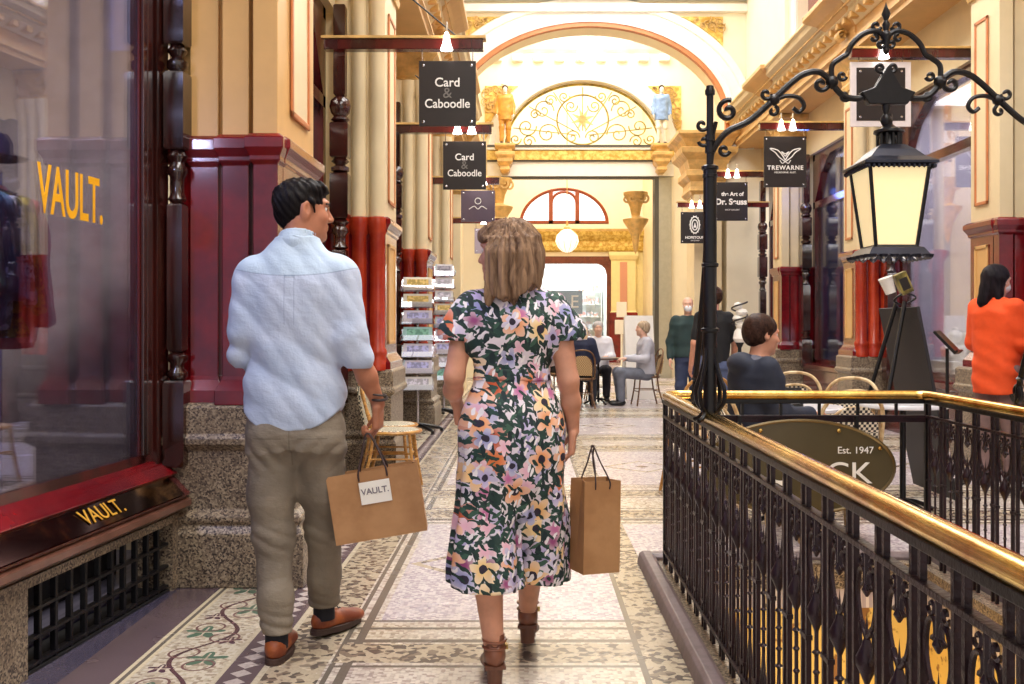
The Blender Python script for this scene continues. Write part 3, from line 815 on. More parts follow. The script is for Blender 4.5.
def turned2(mb, c, z0, z1, r):
    x, y = c[0], c[1]
    def blk(za, zb, k): mb.mbox(x-r*k, x+r*k, y-r*k, y+r*k, [(-.01, za), (0, za+.012), (0, zb-.012), (-.01, zb)])
    def kn(za, P): mb.lathe([(r*a, za+b) for a, b in P], (x, y, 0), 16)
    blk(z0, z0+.42, 1.0); kn(z0+.42, [(.6, 0), (.95, .02), (.95, .04), (.6, .06), (.6, .08), (.95, .10), (.95, .12), (.5, .14)])
    blk(z0+.56, z0+1.28, .72)
    kn(z0+1.28, [(.5, 0), (.85, .02), (.6, .05), (.6, .12), (.9, .15), (.9, .17), (.6, .20), (.95, .23), (.6, .26)])
    blk(z0+1.54, z0+1.92, .95); kn(z0+1.92, [(.6, 0), (.95, .02), (.95, .05), (.5, .07), (.95, .10), (.6, .13)])
    blk(z0+2.05, z0+2.34, .95); kn(z0+2.34, [(.6, 0), (1.0, .03), (.7, .06), (1.0, .09), (1.15, .14), (1.0, .19), (.5, .23)])
    blk(z0+2.57, z1, .62)
def shopfront(side, ya, yb, idx, inner, lit, goods=None):
    s = -1 if side == 'left' else 1
    X = XL if side == 'left' else XR
    fx = X-s*.22
    # stall riser
    b_ = MB(); x0, x1 = sorted((fx, X)); b_.mbox(x0, x1, ya, yb, [(.02, 0), (.02, .12), (0, .14), (0, .58), (.03, .6), (.03, .66), (0, .68)]); S('baseboard_%s_shop' % side, b_, GRAN if side == 'left' else MAROON)
    f = MB()
    xa, xb = sorted((X-s*.06, X+s*.04))
    for y in (ya+.0, yb-.1): f.box(xa, xb, y, y+.1, .66, 3.95)
    f.box(xa, xb, ya, yb, .66, .74).box(xa, xb, ya, yb, 3.1, 3.2).box(xa, xb, ya, yb, 3.85, 3.95)
    n = 12; r_ = (yb-ya)/2-.1
    # arched head in the transom
    for sg in (-1, 1):
        ym = (ya+yb)/2
        f.prism([(ym+sg*r_, 3.2), (ym+sg*r_, 3.85), (ym+sg*r_*.45, 3.85), (ym+sg*r_*.75, 3.62)] if sg < 0 else [(ym+sg*r_, 3.2), (ym+sg*r_*.75, 3.62), (ym+sg*r_*.45, 3.85), (ym+sg*r_, 3.85)], 'x', xa, xb)
    S('window_frame_%s' % side, f, MAROON)
    f = MB()
    for y in (ya+.09, yb-.09): turned(f, (fx+s*.02, y, 0), .62, 3.95, .08)
    S('trim_%s_turned_posts' % side, f, DWOOD, True)
    g = MB(); gx = X; g.box(min(gx, gx+s*.008), max(gx, gx+s*.008), ya+.1, yb-.1, .74, 3.85); S('window_%s_shop' % side, g, GLASS)
    d = 1.15
    xo = X+s*d; it = MB(); x0, x1 = sorted((xo, xo+s*.08)); it.box(x0, x1, ya-.3, yb+.3, 0, 4.6)
    x0, x1 = sorted((X+s*.05, xo)); it.box(x0, x1, ya-.35, ya-.27, 0, 4.6).box(x0, x1, yb+.27, yb+.35, 0, 4.6).box(x0, x1, ya-.3, yb+.3, 3.96, 4.04).box(x0, x1, ya-.3, yb+.3, .6, .68)
    S('wall_%s_shop' % side, it, inner)
    if lit: area('shop_lamp', (X+s*.6, (ya+yb)/2, 3.9), (.8, yb-ya-.4), lit[0], lit[1])
INW = mat('lilac_white_interior', srgb(214, 208, 226), .5, var=.12, vs=3)
IND = mat('dim_interior', srgb(92, 84, 96), .5, var=.3, vs=3)
INB = mat('blue_interior', srgb(120, 116, 150), .4, var=.4, vs=3)
INY = mat('warm_interior', srgb(220, 196, 150), .5, var=.2)
for k, y0 in enumerate(BAYS[:-1]):
    ya, yb = y0+.80, BAYS[k+1]-.12
    if k > 0: shopfront('left', ya, yb, k, [IND, INY, INY, INY][k], (30, (1, .93, .8)))
    ya = y0+.62
    shopfront('right', ya, yb+.05, k, [INY, INW, INW, INB][k], (45 if k != 3 else 14, (.93, .93, 1) if k != 3 else (.6, .66, 1)))
shopfront('left', BAYS[-1]+.8, YA-.3, 9, INY, (24, (1, .93, .8)))
shopfront('right', BAYS[-1]+.62, YA-.3, 9, INW, (40, (1, .95, .9)))
# jeweller's window in the third right bay: stepped white display with necklace busts
ci = 0
def bust_mb(mb, x, y, z, h=.22):
    mb.lathe([(.045, 0), (.05, .01), (.02, .03), (.02, .05), (.06, .07), (.085, .12), (.075, .16), (.03, .19), (.028, h), (.0, h+.005)], (x, y, z), 12)
VELV = mat('white_display_velvet', srgb(236, 236, 240), .7); NECK = mat('silver_necklace', srgb(190, 200, 210), .15, metal=1)
d_ = empty('display_steps', (4.95, 10.7, .68), label='white stepped display plinth inside the jeweller window at right', cat='display stand')
a = MB()
for q in range(3): a.box(-.2+q*.15, .35, -1.2, 1.1, .0, .18+q*.16)
a.build('step_block', VELV, d_, bevel=.01)
wh = ['nearest on the low step', 'second on the low step', 'third on the low step', 'fourth on the low step', 'fifth on the low step', 'nearest on the middle step', 'second on the middle step', 'third on the middle step', 'fourth on the middle step', 'fifth on the middle step']
for q in range(10):
    lv = q//5
    t = empty('necklace_bust', (4.83+lv*.15, 9.75+(q % 5)*.42+lv*.15, .86+lv*.16), label='white necklace bust in the jeweller window, '+wh[q], cat='display bust', group='necklace busts in the jeweller window')
    a = MB(); bust_mb(a, 0, 0, 0); a.build('bust', VELV, t, True)
    a = MB(); a.tube([(-.062*math.cos(u), .062*math.sin(u), .15-.04*math.cos(u)) for u in np.linspace(-PI, PI, 20)], .006, 5); a.build('necklace', NECK, t, True)
# hanging crystals / signs in the shops: cyan neon letters
NEON = mat('cyan_neon', srgb(150, 226, 255), .4, emis=4)
ns = empty('neon_sign', (4.72, 13.9, 2.35), label='cyan neon script signs glowing inside the blue-lit right shop window', cat='neon sign')
for zz_, tt, sz in ((.55, 'Gems', .34), (0, 'Opals', .3), (-1.25, 'Open', .24)):
    a = MB()
    rs = random.Random(int(sz*100)); P = []
    y = -.35
    while y < .35:
        P.append((0, y, zz_+rs.uniform(-.08, .12))); y += .07
    a.tube(smoothpts(P, 4), .018, 6); a.build('neon_tube', NEON, ns, True)
ns.rotation_euler = (0, 0, 0)
point('blue_shop_lamp', (4.25, 15.35, 3.3), 5, (.12, .22, 1), .1)

# ---- near left shop (angled) ----------------------------------------
ANG = math.atan(.085)
near = empty('shopfront_near', (-1.79, 4.85, 0)); near['kind'] = 'structure'; near.rotation_euler = (0, 0, -ANG)
# local: +x towards the hall, -y towards the camera
def nb(name, mb, m, smooth=False, bevel=0):
    return mb.build(name, m, near, smooth, bevel)
L0 = -4.2
b_ = MB(); b_.box(-.06, .115, -.07, .0, 0, .36).box(-.06, .115, L0, -1.26, 0, .36).box(-.06, .115, -1.26, -.07, .325, .36); nb('granite_riser', b_, GRAN)
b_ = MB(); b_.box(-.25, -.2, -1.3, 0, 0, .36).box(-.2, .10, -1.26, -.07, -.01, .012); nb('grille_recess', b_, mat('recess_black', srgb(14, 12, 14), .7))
b_ = MB()
for k in range(11): b_.box(.07, .095, -1.26+.108*k, -1.242+.108*k, .0, .33)
for z in (.02, .115, .22, .315): b_.box(.068, .097, -1.26, -.07, z, z+.014)
nb('grille', b_, IRON, bevel=.003)
b_ = MB(); b_.prism([(-.05, .36), (.10, .36), (.15, .385), (.17, .40), (.17, .425), (.14, .44), (-.05, .44)], 'y', L0, .02); nb('lower_ledge', b_, mat('bronzed_wood', srgb(112, 72, 58), .28, var=.3, coat=.4))
b_ = MB(); b_.prism([(-.05, .44), (.155, .44), (.165, .455), (.075, .545), (-.05, .545)], 'y', L0, .02); nb('sloping_fascia', b_, MAROON)
BR2 = mat('dark_brass_plate', srgb(176, 132, 84), .13, metal=1, col2=srgb(60, 34, 28), vs=2.6, thr=(.42, .55))
b_ = MB(); b_.prism([(.165, .462), (.170, .463), (.088, .545), (.083, .544)], 'y', -1.9, -.06); nb('name_plate', b_, BR2)
b_ = MB(); b_.prism([(-.05, .54), (.09, .54), (.10, .555), (.085, .565), (.01, .62), (-.05, .63)], 'y', L0, .02); nb('red_sill', b_, RED, bevel=.003)
b_ = MB(); b_.box(.06, .1, -.085, .02, .44, .56); 
t = text('VAULT.', .10, GOLDL, near, (.1335, -.76, .507), rot=(0, 0, 0), ext=.0015)
t.rotation_euler = Euler((math.radians(48), 0, PI/2)); t.name = 'gold_lettering'
# frame, mullion, glass
b_ = MB(); b_.box(-.03, .012, -.20, -.0, .62, 4.4).box(-.03, .012, L0, -.13, .60, .66).box(-.03, .05, L0, 0, 4.2, 4.5); nb('window_frame_near', b_, MAROON)
b_ = MB(); b_.box(-.1, .035, -.06, .06, .6, 4.5); nb('corner_board', b_, DWOOD)
b_ = MB(); turned(b_, (.095, .03, 0), .58, 4.5, .052); nb('turned_corner_post', b_, DWOOD, True)
b_ = MB(); b_.box(.012, .028, -.185, -.15, .66, 4.4).box(.012, .022, -.13, -.08, .66, 4.4); nb('mullion_bead', b_, DWOOD, bevel=.003)
g = MB(); g.box(-.004, .004, L0, -.2, .66, 4.2); nb('window_pane', g, NGLASS)
vt = []
for i, (ch, yy_, sz, zz_) in enumerate((('V', -.735, .22, 1.99), ('A', -.635, .21, 1.955), ('U', -.545, .20, 1.92), ('L', -.47, .19, 1.87), ('T.', -.385, .17, 1.84))):
    pass
t = text('VAULT.', .27, ORL, near, (.008, -.77, 1.79), rot=(PI/2, 0, PI/2), ext=.001, sx=.56, off=.004); t.name = 'window_lettering'
# interior of the near shop
it = MB(); it.box(-1.9, -1.82, L0, .6, 0, 4.5).box(-1.9, -.1, .55, .62, 0, 4.5).box(-1.9, -.06, L0, .6, -.02, .02).box(-1.9, -.06, L0, .6, 4.2, 4.3)
nb('shop_room', it, mat('indigo_shop_wall', srgb(46, 44, 80), .5, var=.3, vs=2))
fb = MB(); fb.box(-1.8, -.06, L0, .5, .02, .06); nb('shop_floor', fb, mat('grey_floorboards', srgb(96, 92, 104), .3, col2=srgb(60, 58, 70), vs=3, stretch=(8, .6, 1)))
b_ = MB(); b_.box(-1.8, -.1, .51, .545, 2.75, 4.2); nb('upper_panel', b_, mat('pale_grey_panel', srgb(206, 198, 192), .5))
area('near_shop_lamp', (-2.7, 3.6, 3.9), (1, 1.6), 26, (.8, .8, 1))
area('jacket_fill_light', (-2.25, 3.1, 2.5), (.25, .25), 55, (1, .96, .92), (math.radians(42), 0, 0))  # added fill light to brighten the hanging jackets, not a fitting of the shop
# ---- clothes on a rail ------------------------------------------------
rl = empty('garment_rail', (-2.27, 4.0, 0), PI/2, label='thin chrome clothes rail with hanging jackets inside the left shop window', cat='clothes rail')
a = MB(); a.tube([(-.35, 0, 1.93), (.33, 0, 1.93)], .012, 8); a.build('rail_bar', CHROME, rl, True)
for x_ in (-.34, .32):
    a = MB(); a.tube([(x_, 0, .06), (x_, 0, 1.93)], .012, 8); a.build('rail_post', CHROME, rl, True)
    a = MB(); a.tube([(x_, -.22, .08), (x_, .22, .08)], .014, 8); a.build('rail_foot', CHROME, rl, True)
garm = [(.23, srgb(224, 92, 84), srgb(236, 120, 104), 'coral pink long jacket', 1.17, 2), (.15, srgb(176, 152, 20), srgb(60, 56, 20), 'olive yellow patterned satin jacket', 1.22, 30),
        (.07, srgb(200, 196, 188), srgb(30, 36, 38), 'black and white patterned jacket', 1.25, 22), (-.01, srgb(72, 110, 118), srgb(40, 66, 76), 'teal denim jacket', 1.27, 9),
        (-.09, srgb(48, 64, 84), srgb(30, 40, 58), 'navy blue jacket', 1.3, 5), (-.17, srgb(120, 124, 96), srgb(60, 74, 60), 'faded green jacket', 1.3, 12)]
for i, (gx, c1, c2, nm, zb, vs) in enumerate(garm):
    t = empty('jacket', (-2.27, 4.0+gx, 0), PI/2, label=nm+' hanging on the rail in the left shop window', cat='jacket', group='jackets on the rail')
    F = Field((-.09, -.34, zb-.04), (.09, .34, 1.95), .011)
    F.loft([(zb, 0, 0, .034, .2), (1.4, 0, 0, .032, .19), (1.65, 0, 0, .036, .2), (1.78, 0, 0, .032, .16), (1.86, 0, 0, .026, .06)], k=.02)
    for sg in (-1, 1): F.cone((0, sg*.19, 1.76), (.015, sg*.25, zb+.12), .038, .03, .03)
    F.disp(folds(i+3, .006, (1, 1, .1), 60))
    F.obj('garment', mat('cloth_%d' % i, c1, .6, col2=c2, vs=vs, thr=(.45, .55)), t)
    a = MB(); a.tube([(0, -.17, 1.80), (0, 0, 1.875), (0, 0, 1.90), (0, .015, 1.935), (0, 0, 1.945), (0, -.012, 1.932)], .004, 6); a.build('hanger', CHROME, t, True)
ht = MB(); ht.lathe([(.13, 0), (.135, .006), (.08, .014), (.078, .07), (.06, .10), (0, .105)], (0, 0, 0), 24)
o = ht.build('hat', mat('navy_felt', srgb(30, 34, 60), .7), None, True, loc=(-2.17, 4.07, 1.947)); tag(o, 'dark navy brimmed hat resting on top of the clothes rail', 'hat')
# ================================================================== IRON RAILING ROUND THE STAIR
rail = empty('stair_railing', (.73, 5.2, 0), label='black iron balustrade with polished brass handrail around the stair opening', cat='railing')
def rl_(x, y, z): return (x-.73, y-5.2, z)
RX1 = 2.09
a = MB()
path = [(.73, .35), (.73, 5.13), (.75, 5.185), (.80, 5.2), (2.02, 5.2), (2.07, 5.185), (2.09, 5.13), (2.09, .35)]
a.tube([rl_(x, y, .905) for x, y in path], .025, 14); a.build('brass_handrail', BRASS, rail, True)
def bars(mb, z0, z1, hw, yn=.35):
    for x in (.73, RX1): mb.box(*[v for v in (x-.73-hw, x-.73+hw)], yn-5.2, 0, z0, z1)
    mb.box(-hw, RX1-.73+hw, -hw, hw, z0, z1)
a = MB(); bars(a, .862, .884, .018); a.build('cap_bar', IRON, rail, bevel=.003)
a = MB(); bars(a, .788, .802, .013); a.box(0, RX1-.73, -.01, .01, .765, .80); a.build('frieze_bar', PIRON, rail, bevel=.002)
a = MB()
for x in (.73, RX1): a.box(x-.73-.012, x-.73+.012, .35-5.2, 0, .088, .102)
a.build('bottom_bar', PIRON, rail, bevel=.002)
def twin():
    m = MB()
    for q in (-.021, .021): m.box(-.0065, .0065, q-.0065, q+.0065, .035, .865)
    for z in (.14, .46): m.box(-.009, .009, -.03, .03, z, z+.012)
    return m
def scroll():
    m = MB()
    m.tube([(0, 0, .10), (0, 0, .62)], .0055, 6)
    for z, r in ((.29, .013), (.34, .010), (.40, .010), (.45, .012)): m.lathe([(.004, z-.008), (r, z), (.004, z+.008)], n=8)
    m.lathe([(.004, .50), (.012, .52), (.024, .545), (.024, .56), (.012, .585), (.004, .61), (0, .66)], n=10)
    for s_ in (-1, 1):
        m.tube(smoothpts([(0, 0, .27), (0, s_*.012, .22), (0, s_*.038, .15), (0, s_*.05, .10)], 3), .005, 5)
        m.tube(smoothpts([(0, 0, .60), (0, s_*.035, .63), (0, s_*.055, .68), (0, s_*.045, .735), (0, s_*.018, .745), (0, s_*.012, .72), (0, s_*.026, .71)], 4), .0058, 5)
        m.tube(smoothpts([(0, s_*.012, .54), (0, s_*.036, .575), (0, s_*.044, .61), (0, s_*.03, .63), (0, s_*.018, .615)], 4), .005, 5)
        m.tube([(p[1], s_*(.03+p[0]), .766+p[2]) for p in spiral(0, 0, .004, .018, 0, 6, 0, 10)], .0045, 5)
    m.tube([(0, 0, .70), (0, 0, .79)], .006, 6)
    m.lathe([(.003, .69), (.012, .705), (.003, .725)], n=8)
    return m
tw = twin().build('twin_baluster', PIRON, rail); scb = scroll().build('scroll_baluster', PIRON, rail, True)
pos = []
y = 5.2
while y > .7: pos.append((.73, y)); y -= .185
y = 5.2
while y > 2.6: pos.append((RX1, y)); y -= .185
for i, (x, y) in enumerate(pos):
    o = tw if i == 0 else tw.copy()
    if i: COL.objects.link(o); o.parent = rail
    o.location = rl_(x, y-.012, 0)
    o = scb if i == 0 else scb.copy()
    if i: COL.objects.link(o); o.parent = rail
    o.location = rl_(x, y-.105, 0)
for x in (.93, 1.13, 1.33, 1.53, 1.73, 1.93):
    a = MB(); a.box(x-.73-.007, x-.73+.007, -.007, .007, .79, .865); a.build('frieze_stud', IRON, rail)
for x in (.73, RX1):
    a = MB(); a.box(x-.73-.012, x-.73+.012, -.012, .012, .03, .885); a.build('corner_post', IRON, rail)

# ================================================================== LAMP ARCH
SCL = .00395; LY = 3.95; LCX = 886
arch = empty('lamp_arch', ((LCX-525)*SCL, LY, .9), label='black wrought iron scrolled arch on two posts spanning the stair railing', cat='arch')
def lp(px, py, y=0): return ((px-LCX)*SCL, y, EYE+(325-py)*SCL-.9)
def both(fn, name, m=IRON, smooth=True):
    for s_ in (1, -1):
        mb = MB(); fn(mb)
        mb.v = [(p[0]*s_, p[1], p[2]) for p in mb.v]
        if s_ < 0: mb.f = [f[::-1] for f in mb.f]
        mb.build(name, m, arch, smooth)
def f_post(mb):
    mb.tube([lp(710, 412), lp(710, 168)], .027, 12)
    mb.tube([lp(710, 172), lp(710, 90)], .014, 12)
    mb.lathe([(.0, 0), (.019, .004), (.021, .02), (.016, .03), (.014, .04)], (lp(710, 92)[0], 0, lp(710, 96)[2]), 12)
    for y_, r in ((168, .034), (265, .034), (330, .036), (176, .03), (150, .02), (138, .02)):
        mb.lathe([(.02, -.012), (r, -.006), (r, .006), (.02, .012)], (lp(710, 0)[0], 0, lp(0, y_)[2]), 12)
both(f_post, 'post')
def f_foot(mb):
    x0 = lp(710, 0)[0]
    for k in range(4):
        a_ = k*PI/2+PI/4; c, s_ = math.cos(a_), math.sin(a_)
        pr = [(.022, .28), (.03, .22), (.05, .16), (.068, .11), (.06, .06), (.035, .03), (.05, .005), (.075, -.005)]
        mb.tube(smoothpts([(x0+c*r, s_*r, z) for r, z in pr], 3), .009, 6)
both(f_foot, 'post_foot')
def f_strut(mb):
    x0 = lp(710, 0)[0]
    mb.tube(smoothpts([(x0, .02, 1.0), (x0, .07, .7), (x0, .20, .40), (x0, .33, .14), (x0, .36, .03)], 5), .013, 8)
    mb.tube([(x0, .36+p[0], .08+p[2]) for p in spiral(0, 0, .01, .05, -1.6, 6, 0, 18)], .011, 6)
    mb.lathe([(0, -.02), (.022, 0), (0, .02)], (x0, .33, .14), 10)
both(f_strut, 'strut')
def f_arm(mb):
    mb.tube(smoothpts([lp(710, 165), lp(713, 150), lp(727, 132), lp(749, 121), lp(771, 102), lp(790, 84), lp(804, 74), lp(819, 72), lp(831, 81), lp(837, 90), lp(846, 97), lp(861, 98), lp(876, 89), lp(884, 76)], 5), .0125, 8)
    mb.tube(smoothpts([lp(832, 82), lp(832, 66), lp(841, 58), lp(847, 54), lp(852, 44), lp(863, 34), lp(876, 31), lp(886, 37)], 5), .011, 8)
both(f_arm, 'scrolled_arm')
def f_scr(mb):
    def sp(px, py, R, a0, a1, r=.008):
        P = spiral(0, 0, .006, R, a0, a1, 0, 22); c = lp(px, py)
        mb.tube([(c[0]+p[0], 0, c[2]+p[2]) for p in P], r, 6)
    sp(728, 111, .045, 3, -5.0, .011); sp(821, 84, .036, 0, 7.5, .010); sp(702, 125, .026, 0, 6.5); sp(704, 141, .022, 3, -3); sp(724, 150, .024, 0, 6, .009)
    sp(766, 94, .024, 0, 6.2); sp(773, 111, .022, 2, 7.5); sp(845, 96, .02, 0, 5.5); sp(842, 76, .018, 0, 6)
    mb.tube(smoothpts([lp(775, 100), lp(787, 96), lp(799, 98), lp(804, 106), lp(799, 112), lp(793, 108)], 4), .009, 6)
    mb.lathe([(0, -.025), (.02, -.012), (.024, 0), (.02, .012), (0, .025)], lp(774, 100), 8)
    mb.lathe([(0, -.03), (.022, -.015), (.026, 0), (.022, .015), (0, .03)], lp(832, 82), 8)
    sp(880, 68, .019, -1.2, 5.2, .008); sp(876, 26, .02, 0, 6); sp(874, 38, .016, 3, 8); sp(881, 44, .016, 0, 6)
    mb.tube([lp(716, 122), lp(713, 134), lp(713, 150)], .009, 6)
both(f_scr, 'scrollwork')
a = MB(); p0 = lp(LCX, 56)
a.lathe([(0, 0), (.014, .02), (.008, .05), (.022, .075), (.022, .085), (.01, .10), (.016, .125), (.008, .14), (.018, .165), (.004, .20), (0, .215)], (0, 0, p0[2]), 10); a.build('finial', IRON, arch, True)
a = MB(); a.prism([lp(860, 93)[::2], lp(868, 105)[::2], lp(906, 105)[::2], lp(914, 93)[::2], lp(900, 88)[::2], lp(887, 66)[::2], lp(874, 88)[::2]][::-1], 'y', -.022, .022); a.build('lamp_plate', IRON, arch, bevel=.004)
a = MB(); a.lathe([(.012, -.12), (.02, -.11), (.012, -.09), (.022, -.07), (.022, -.055), (.01, -.04), (.016, -.02), (.016, 0)], (0, 0, lp(0, 104)[2]), 12); a.build('hanging_stem', IRON, arch, True)
# lantern
lx = (889-525)*SCL
ln = empty('hanging_lantern', (lx, LY, EYE+(325-260)*SCL), label='tapered four-sided glass lantern with dark metal roof glowing under the iron arch', cat='lantern')
def lz(py): return (260-py)*SCL
def sq(r, z): return [(-r, -r, z), (r, -r, z), (r, r, z), (-r, r, z)]
LG = mat('lantern_cream_glass', srgb(250, 226, 172), .35, emis=.62)
a = MB(); a.rings([sq(.075, lz(247)), sq(.11, lz(170))]); a.build('glass_panes', LG, ln)
a = MB()
for sx in (-1, 1):
    for sy in (-1, 1): a.tube([(sx*.079, sy*.079, lz(249)), (sx*.114, sy*.114, lz(169))], .0075, 6)
for r, y_ in ((.080, 248), (.116, 169)):
    q = sq(r, lz(y_)); 
    for i in range(4): a.tube([q[i], q[(i+1) % 4]], .008, 6)
a.build('lantern_frame', IRON, ln)
ROOFM = mat('slate_grey_lantern_metal', srgb(52, 54, 68), .3, metal=.6, var=.3)
a = MB(); a.rings([sq(.141, lz(168)), sq(.141, lz(165.5)), sq(.105, lz(160)), sq(.075, lz(152)), sq(.05, lz(147)), sq(.045, lz(146))]); a.build('lantern_roof', ROOFM, ln)
a = MB()
for i in range(14):
    q = -.125+.25*i/13
    for (cx_, cy_) in ((q, -.132), (q, .132), (-.132, q), (.132, q)): a.lathe([(0, -.016), (.007, -.010), (.007, 0)], (cx_, cy_, lz(169)), 6)
a.build('bead_fringe', ROOFM, ln)
a = MB(); a.lathe([(.045, 0), (.038, .01), (.034, .045), (.05, .05), (.06, .055), (.058, .065), (.03, .075), (.014, .09), (.012, .13)], (0, 0, lz(147)), 16)
for k in range(12):
    a_ = k*PI/6; a.box(.045*math.cos(a_)-.004, .045*math.cos(a_)+.004, .045*math.sin(a_)-.004, .045*math.sin(a_)+.004, lz(147), lz(147)+.05)
a.build('vent_cap', IRON, ln, True)
a = MB(); a.rings([sq(.078, lz(246)), sq(.085, lz(250)), sq(.118, lz(258)), sq(.120, lz(257)), sq(.10, lz(249)), sq(.075, lz(247))])
for i in range(4):
    for j in range(6):
        u = -.105+.21*j/5; c = [(u, -.118), (u, .118), (-.118, u), (.118, u)][i]
        a.lathe([(0, -.018), (.014, -.008), (.018, .004)], (c[0], c[1], lz(257)), 8)
a.build('bottom_skirt', ROOFM, ln)
lb = point('lantern_lamp', (lx, LY-.0, EYE+(325-262)*SCL-.08), 1.5)

# ================================================================== OVAL SIGN
ov = empty('oval_sign', (1.40, 5.12, .545), label='large brown oval sign lettered Est. 1947 fixed below the far brass handrail', cat='sign')
OLV = mat('olive_brown_enamel', srgb(84, 74, 50), .22, var=.12, vs=3)
a = MB(); ep = [(.485*math.cos(t)*1.0, .238*math.sin(t)) for t in np.linspace(0, 2*PI, 61)[:-1]]
a.prism(ep[::-1], 'y', -.02, .02); a.build('sign_board', OLV, ov, bevel=.004)
a = MB(); a.tube([(x, -.018, z) for x, z in ep], .009, 6, closed=True); a.build('sign_rim', mat('bronze_rim', srgb(96, 80, 50), .3, metal=.5), ov, True)
text('QUiCK', .155, WHITEL, ov, (.10, -.022, -.035), ext=.002, sx=1.12)
text('Est. 1947', .05, WHITEL, ov, (.285, -.022, .085), ext=.002)
for x in (-.2, .2, .41):
    a = MB(); a.lathe([(0, 0), (.012, .002), (.01, .008), (0, .01)], n=10); a.xf(Matrix.Translation((x, -.02, .238*math.sqrt(1-(x/.485)**2)-.03)) @ Matrix.Rotation(PI/2, 4, 'X')); a.build('screw', BRASS, ov, True)
for x in (-.3, .3):
    a = MB(); a.box(x-.008, x+.008, -.005, .02, .15, .26); a.build('hanger_strap', IRON, ov)

# ================================================================== HANGING SHOP SIGNS
def hang_sign(name, X, Y, cz, wd, ht, wallx, label, frame=None, face=CHAR, nb_=2):
    r = empty(name, (X, Y, cz), label=label, cat='shop sign', group='hanging shop signs along the arcade')
    a = MB(); a.box(-wd/2, wd/2, -.012, .012, -ht/2, ht/2); a.build('sign_panel', face, r, bevel=.003)
    if frame:
        a = MB(); e = .055
        a.box(-wd/2-e, wd/2+e, -.006, .02, -ht/2-e, ht/2+e); a.build('acrylic_border', frame, r)
    s = -1 if wallx < X else 1
    a = MB(); x0, x1 = sorted((wallx-X, -s*(wd/2+.06))); z = ht/2+.085
    a.box(x0, x1, -.05, .05, z, z+.085); a.build('bracket_beam', MAROON, r, bevel=.006)
    a = MB(); a.box(x0-.02, x1+.02, -.065, .065, z+.085, z+.105); a.build('bracket_cap', GOLDY, r)
    a = MB(); a.box(-wd/2+.02, -wd/2+.03, -.004, .004, ht/2, z).box(wd/2-.03, wd/2-.02, -.004, .004, ht/2, z); a.build('suspension_rod', CHROME, r)
    for q in range(nb_):
        x = (-.07+q*.15) if nb_ > 1 else 0
        a = MB(); a.lathe([(.012, .14), (.02, .12), (.03, .06), (.05, 0), (.0, -.005)], (x, -.09, z-.02), 12); a.build('spot_lamp', BULB, r, True)
        a = MB(); a.tube([(x, -.09, z+.12), (x, -.09, z+.2), (x, 0, z+.16)], .008, 6); a.build('lamp_arm', CHROME, r, True)
    for sx in (-1, 1):
        for sz in (-1, 1):
            a = MB(); a.lathe([(0, -.016), (.012, -.014), (.012, 0)], n=8); a.xf(Matrix.Translation((sx*(wd/2-.035), 0, sz*(ht/2-.035))) @ Matrix.Rotation(-PI/2, 4, 'X') ); a.build('corner_stud', CHROME, r)
    return r
BULB = mat('glowing_bulb', (1, .96, .88), .4, emis=9)
def bubble(r, k):
    text('Card', .10*k, WHITEL, r, (0, -.016, .085*k), name='lettering', sx=1.0, off=.0012*k)
    text('&', .12*k, mat('grey_lettering', srgb(120, 116, 112), .5), r, (.0, -.015, .0), name='lettering')
    text('Caboodle', .10*k, WHITEL, r, (0, -.016, -.085*k), name='lettering', sx=.92, off=.0012*k)
s1 = hang_sign('shop_sign', -.62, 8.0, 3.12, .455, .52, -1.6, 'nearest black Card & Caboodle sign hanging high on the left', nb_=1); bubble(s1, 1)
s2 = hang_sign('shop_sign', -.64, 10.6, 2.96, .455, .51, -1.6, 'smaller black Card & Caboodle sign hanging just beyond the first one'); bubble(s2, 1)
TRG = mat('smoked_acrylic', srgb(96, 84, 98), .15)
s3 = hang_sign('shop_sign', -.63, 13.4, 2.86, .455, .42, -1.6, 'smoky purple acrylic shop sign hanging third along the left side', face=TRG)
a = MB(); a.tube(smoothpts([(-.12, -.015, -.04), (-.05, -.015, .0), (0, -.015, -.04), (.05, -.015, .0), (.12, -.015, -.04)], 4), .006, 5); a.tube([(.04*math.cos(t), -.015, .07+.04*math.sin(t)) for t in np.linspace(0, 2*PI, 16)], .005, 5); a.build('emblem', WHITEL, s3)
text('BOUTIQUE', .05, WHITEL, s3, (0, -.014, -.10)) if False else None
s4 = hang_sign('shop_sign', -.62, 16.8, 2.68, .455, .42, -1.6, 'small pale shop sign hanging fourth along the left, above the woman', face=mat('pale_lilac_sign', srgb(176, 164, 180), .4))
r1 = hang_sign('shop_sign', 3.36, 9.45, 3.45, .46, .50, 4.5, 'black sign with clear pale border hanging behind the top of the iron arch', frame=mat('pale_acrylic', srgb(222, 214, 216), .2), nb_=1)
text('ARCADE', .05, WHITEL, r1, (0, -.015, .0)) if False else None
r2 = hang_sign('shop_sign', 3.38, 13.0, 3.39, .55, .66, 4.5, 'black sign with white winged emblem lettered TREWARNE on the right side')
def wing(r, k=1):
    a = MB()
    for s_ in (-1, 1):
        a.tube(smoothpts([(s_*.0, -.016, .02), (s_*.05, -.016, .10), (s_*.11, -.016, .155), (s_*.2, -.016, .17), (s_*.13, -.016, .12), (s_*.08, -.016, .06), (s_*.0, -.016, -.0)], 4), .008, 5)
        a.tube(smoothpts([(s_*.0, -.016, .07), (s_*.05, -.016, .13), (s_*.0, -.016, .10)], 4), .007, 5)
        a.tube(smoothpts([(0, -.016, .0), (s_*.04, -.016, -.02), (s_*.07, -.016, .02)], 4), .006, 5)
    a.xf(Matrix.Scale(k, 4)); a.build('emblem', WHITEL, r)
wing(r2)
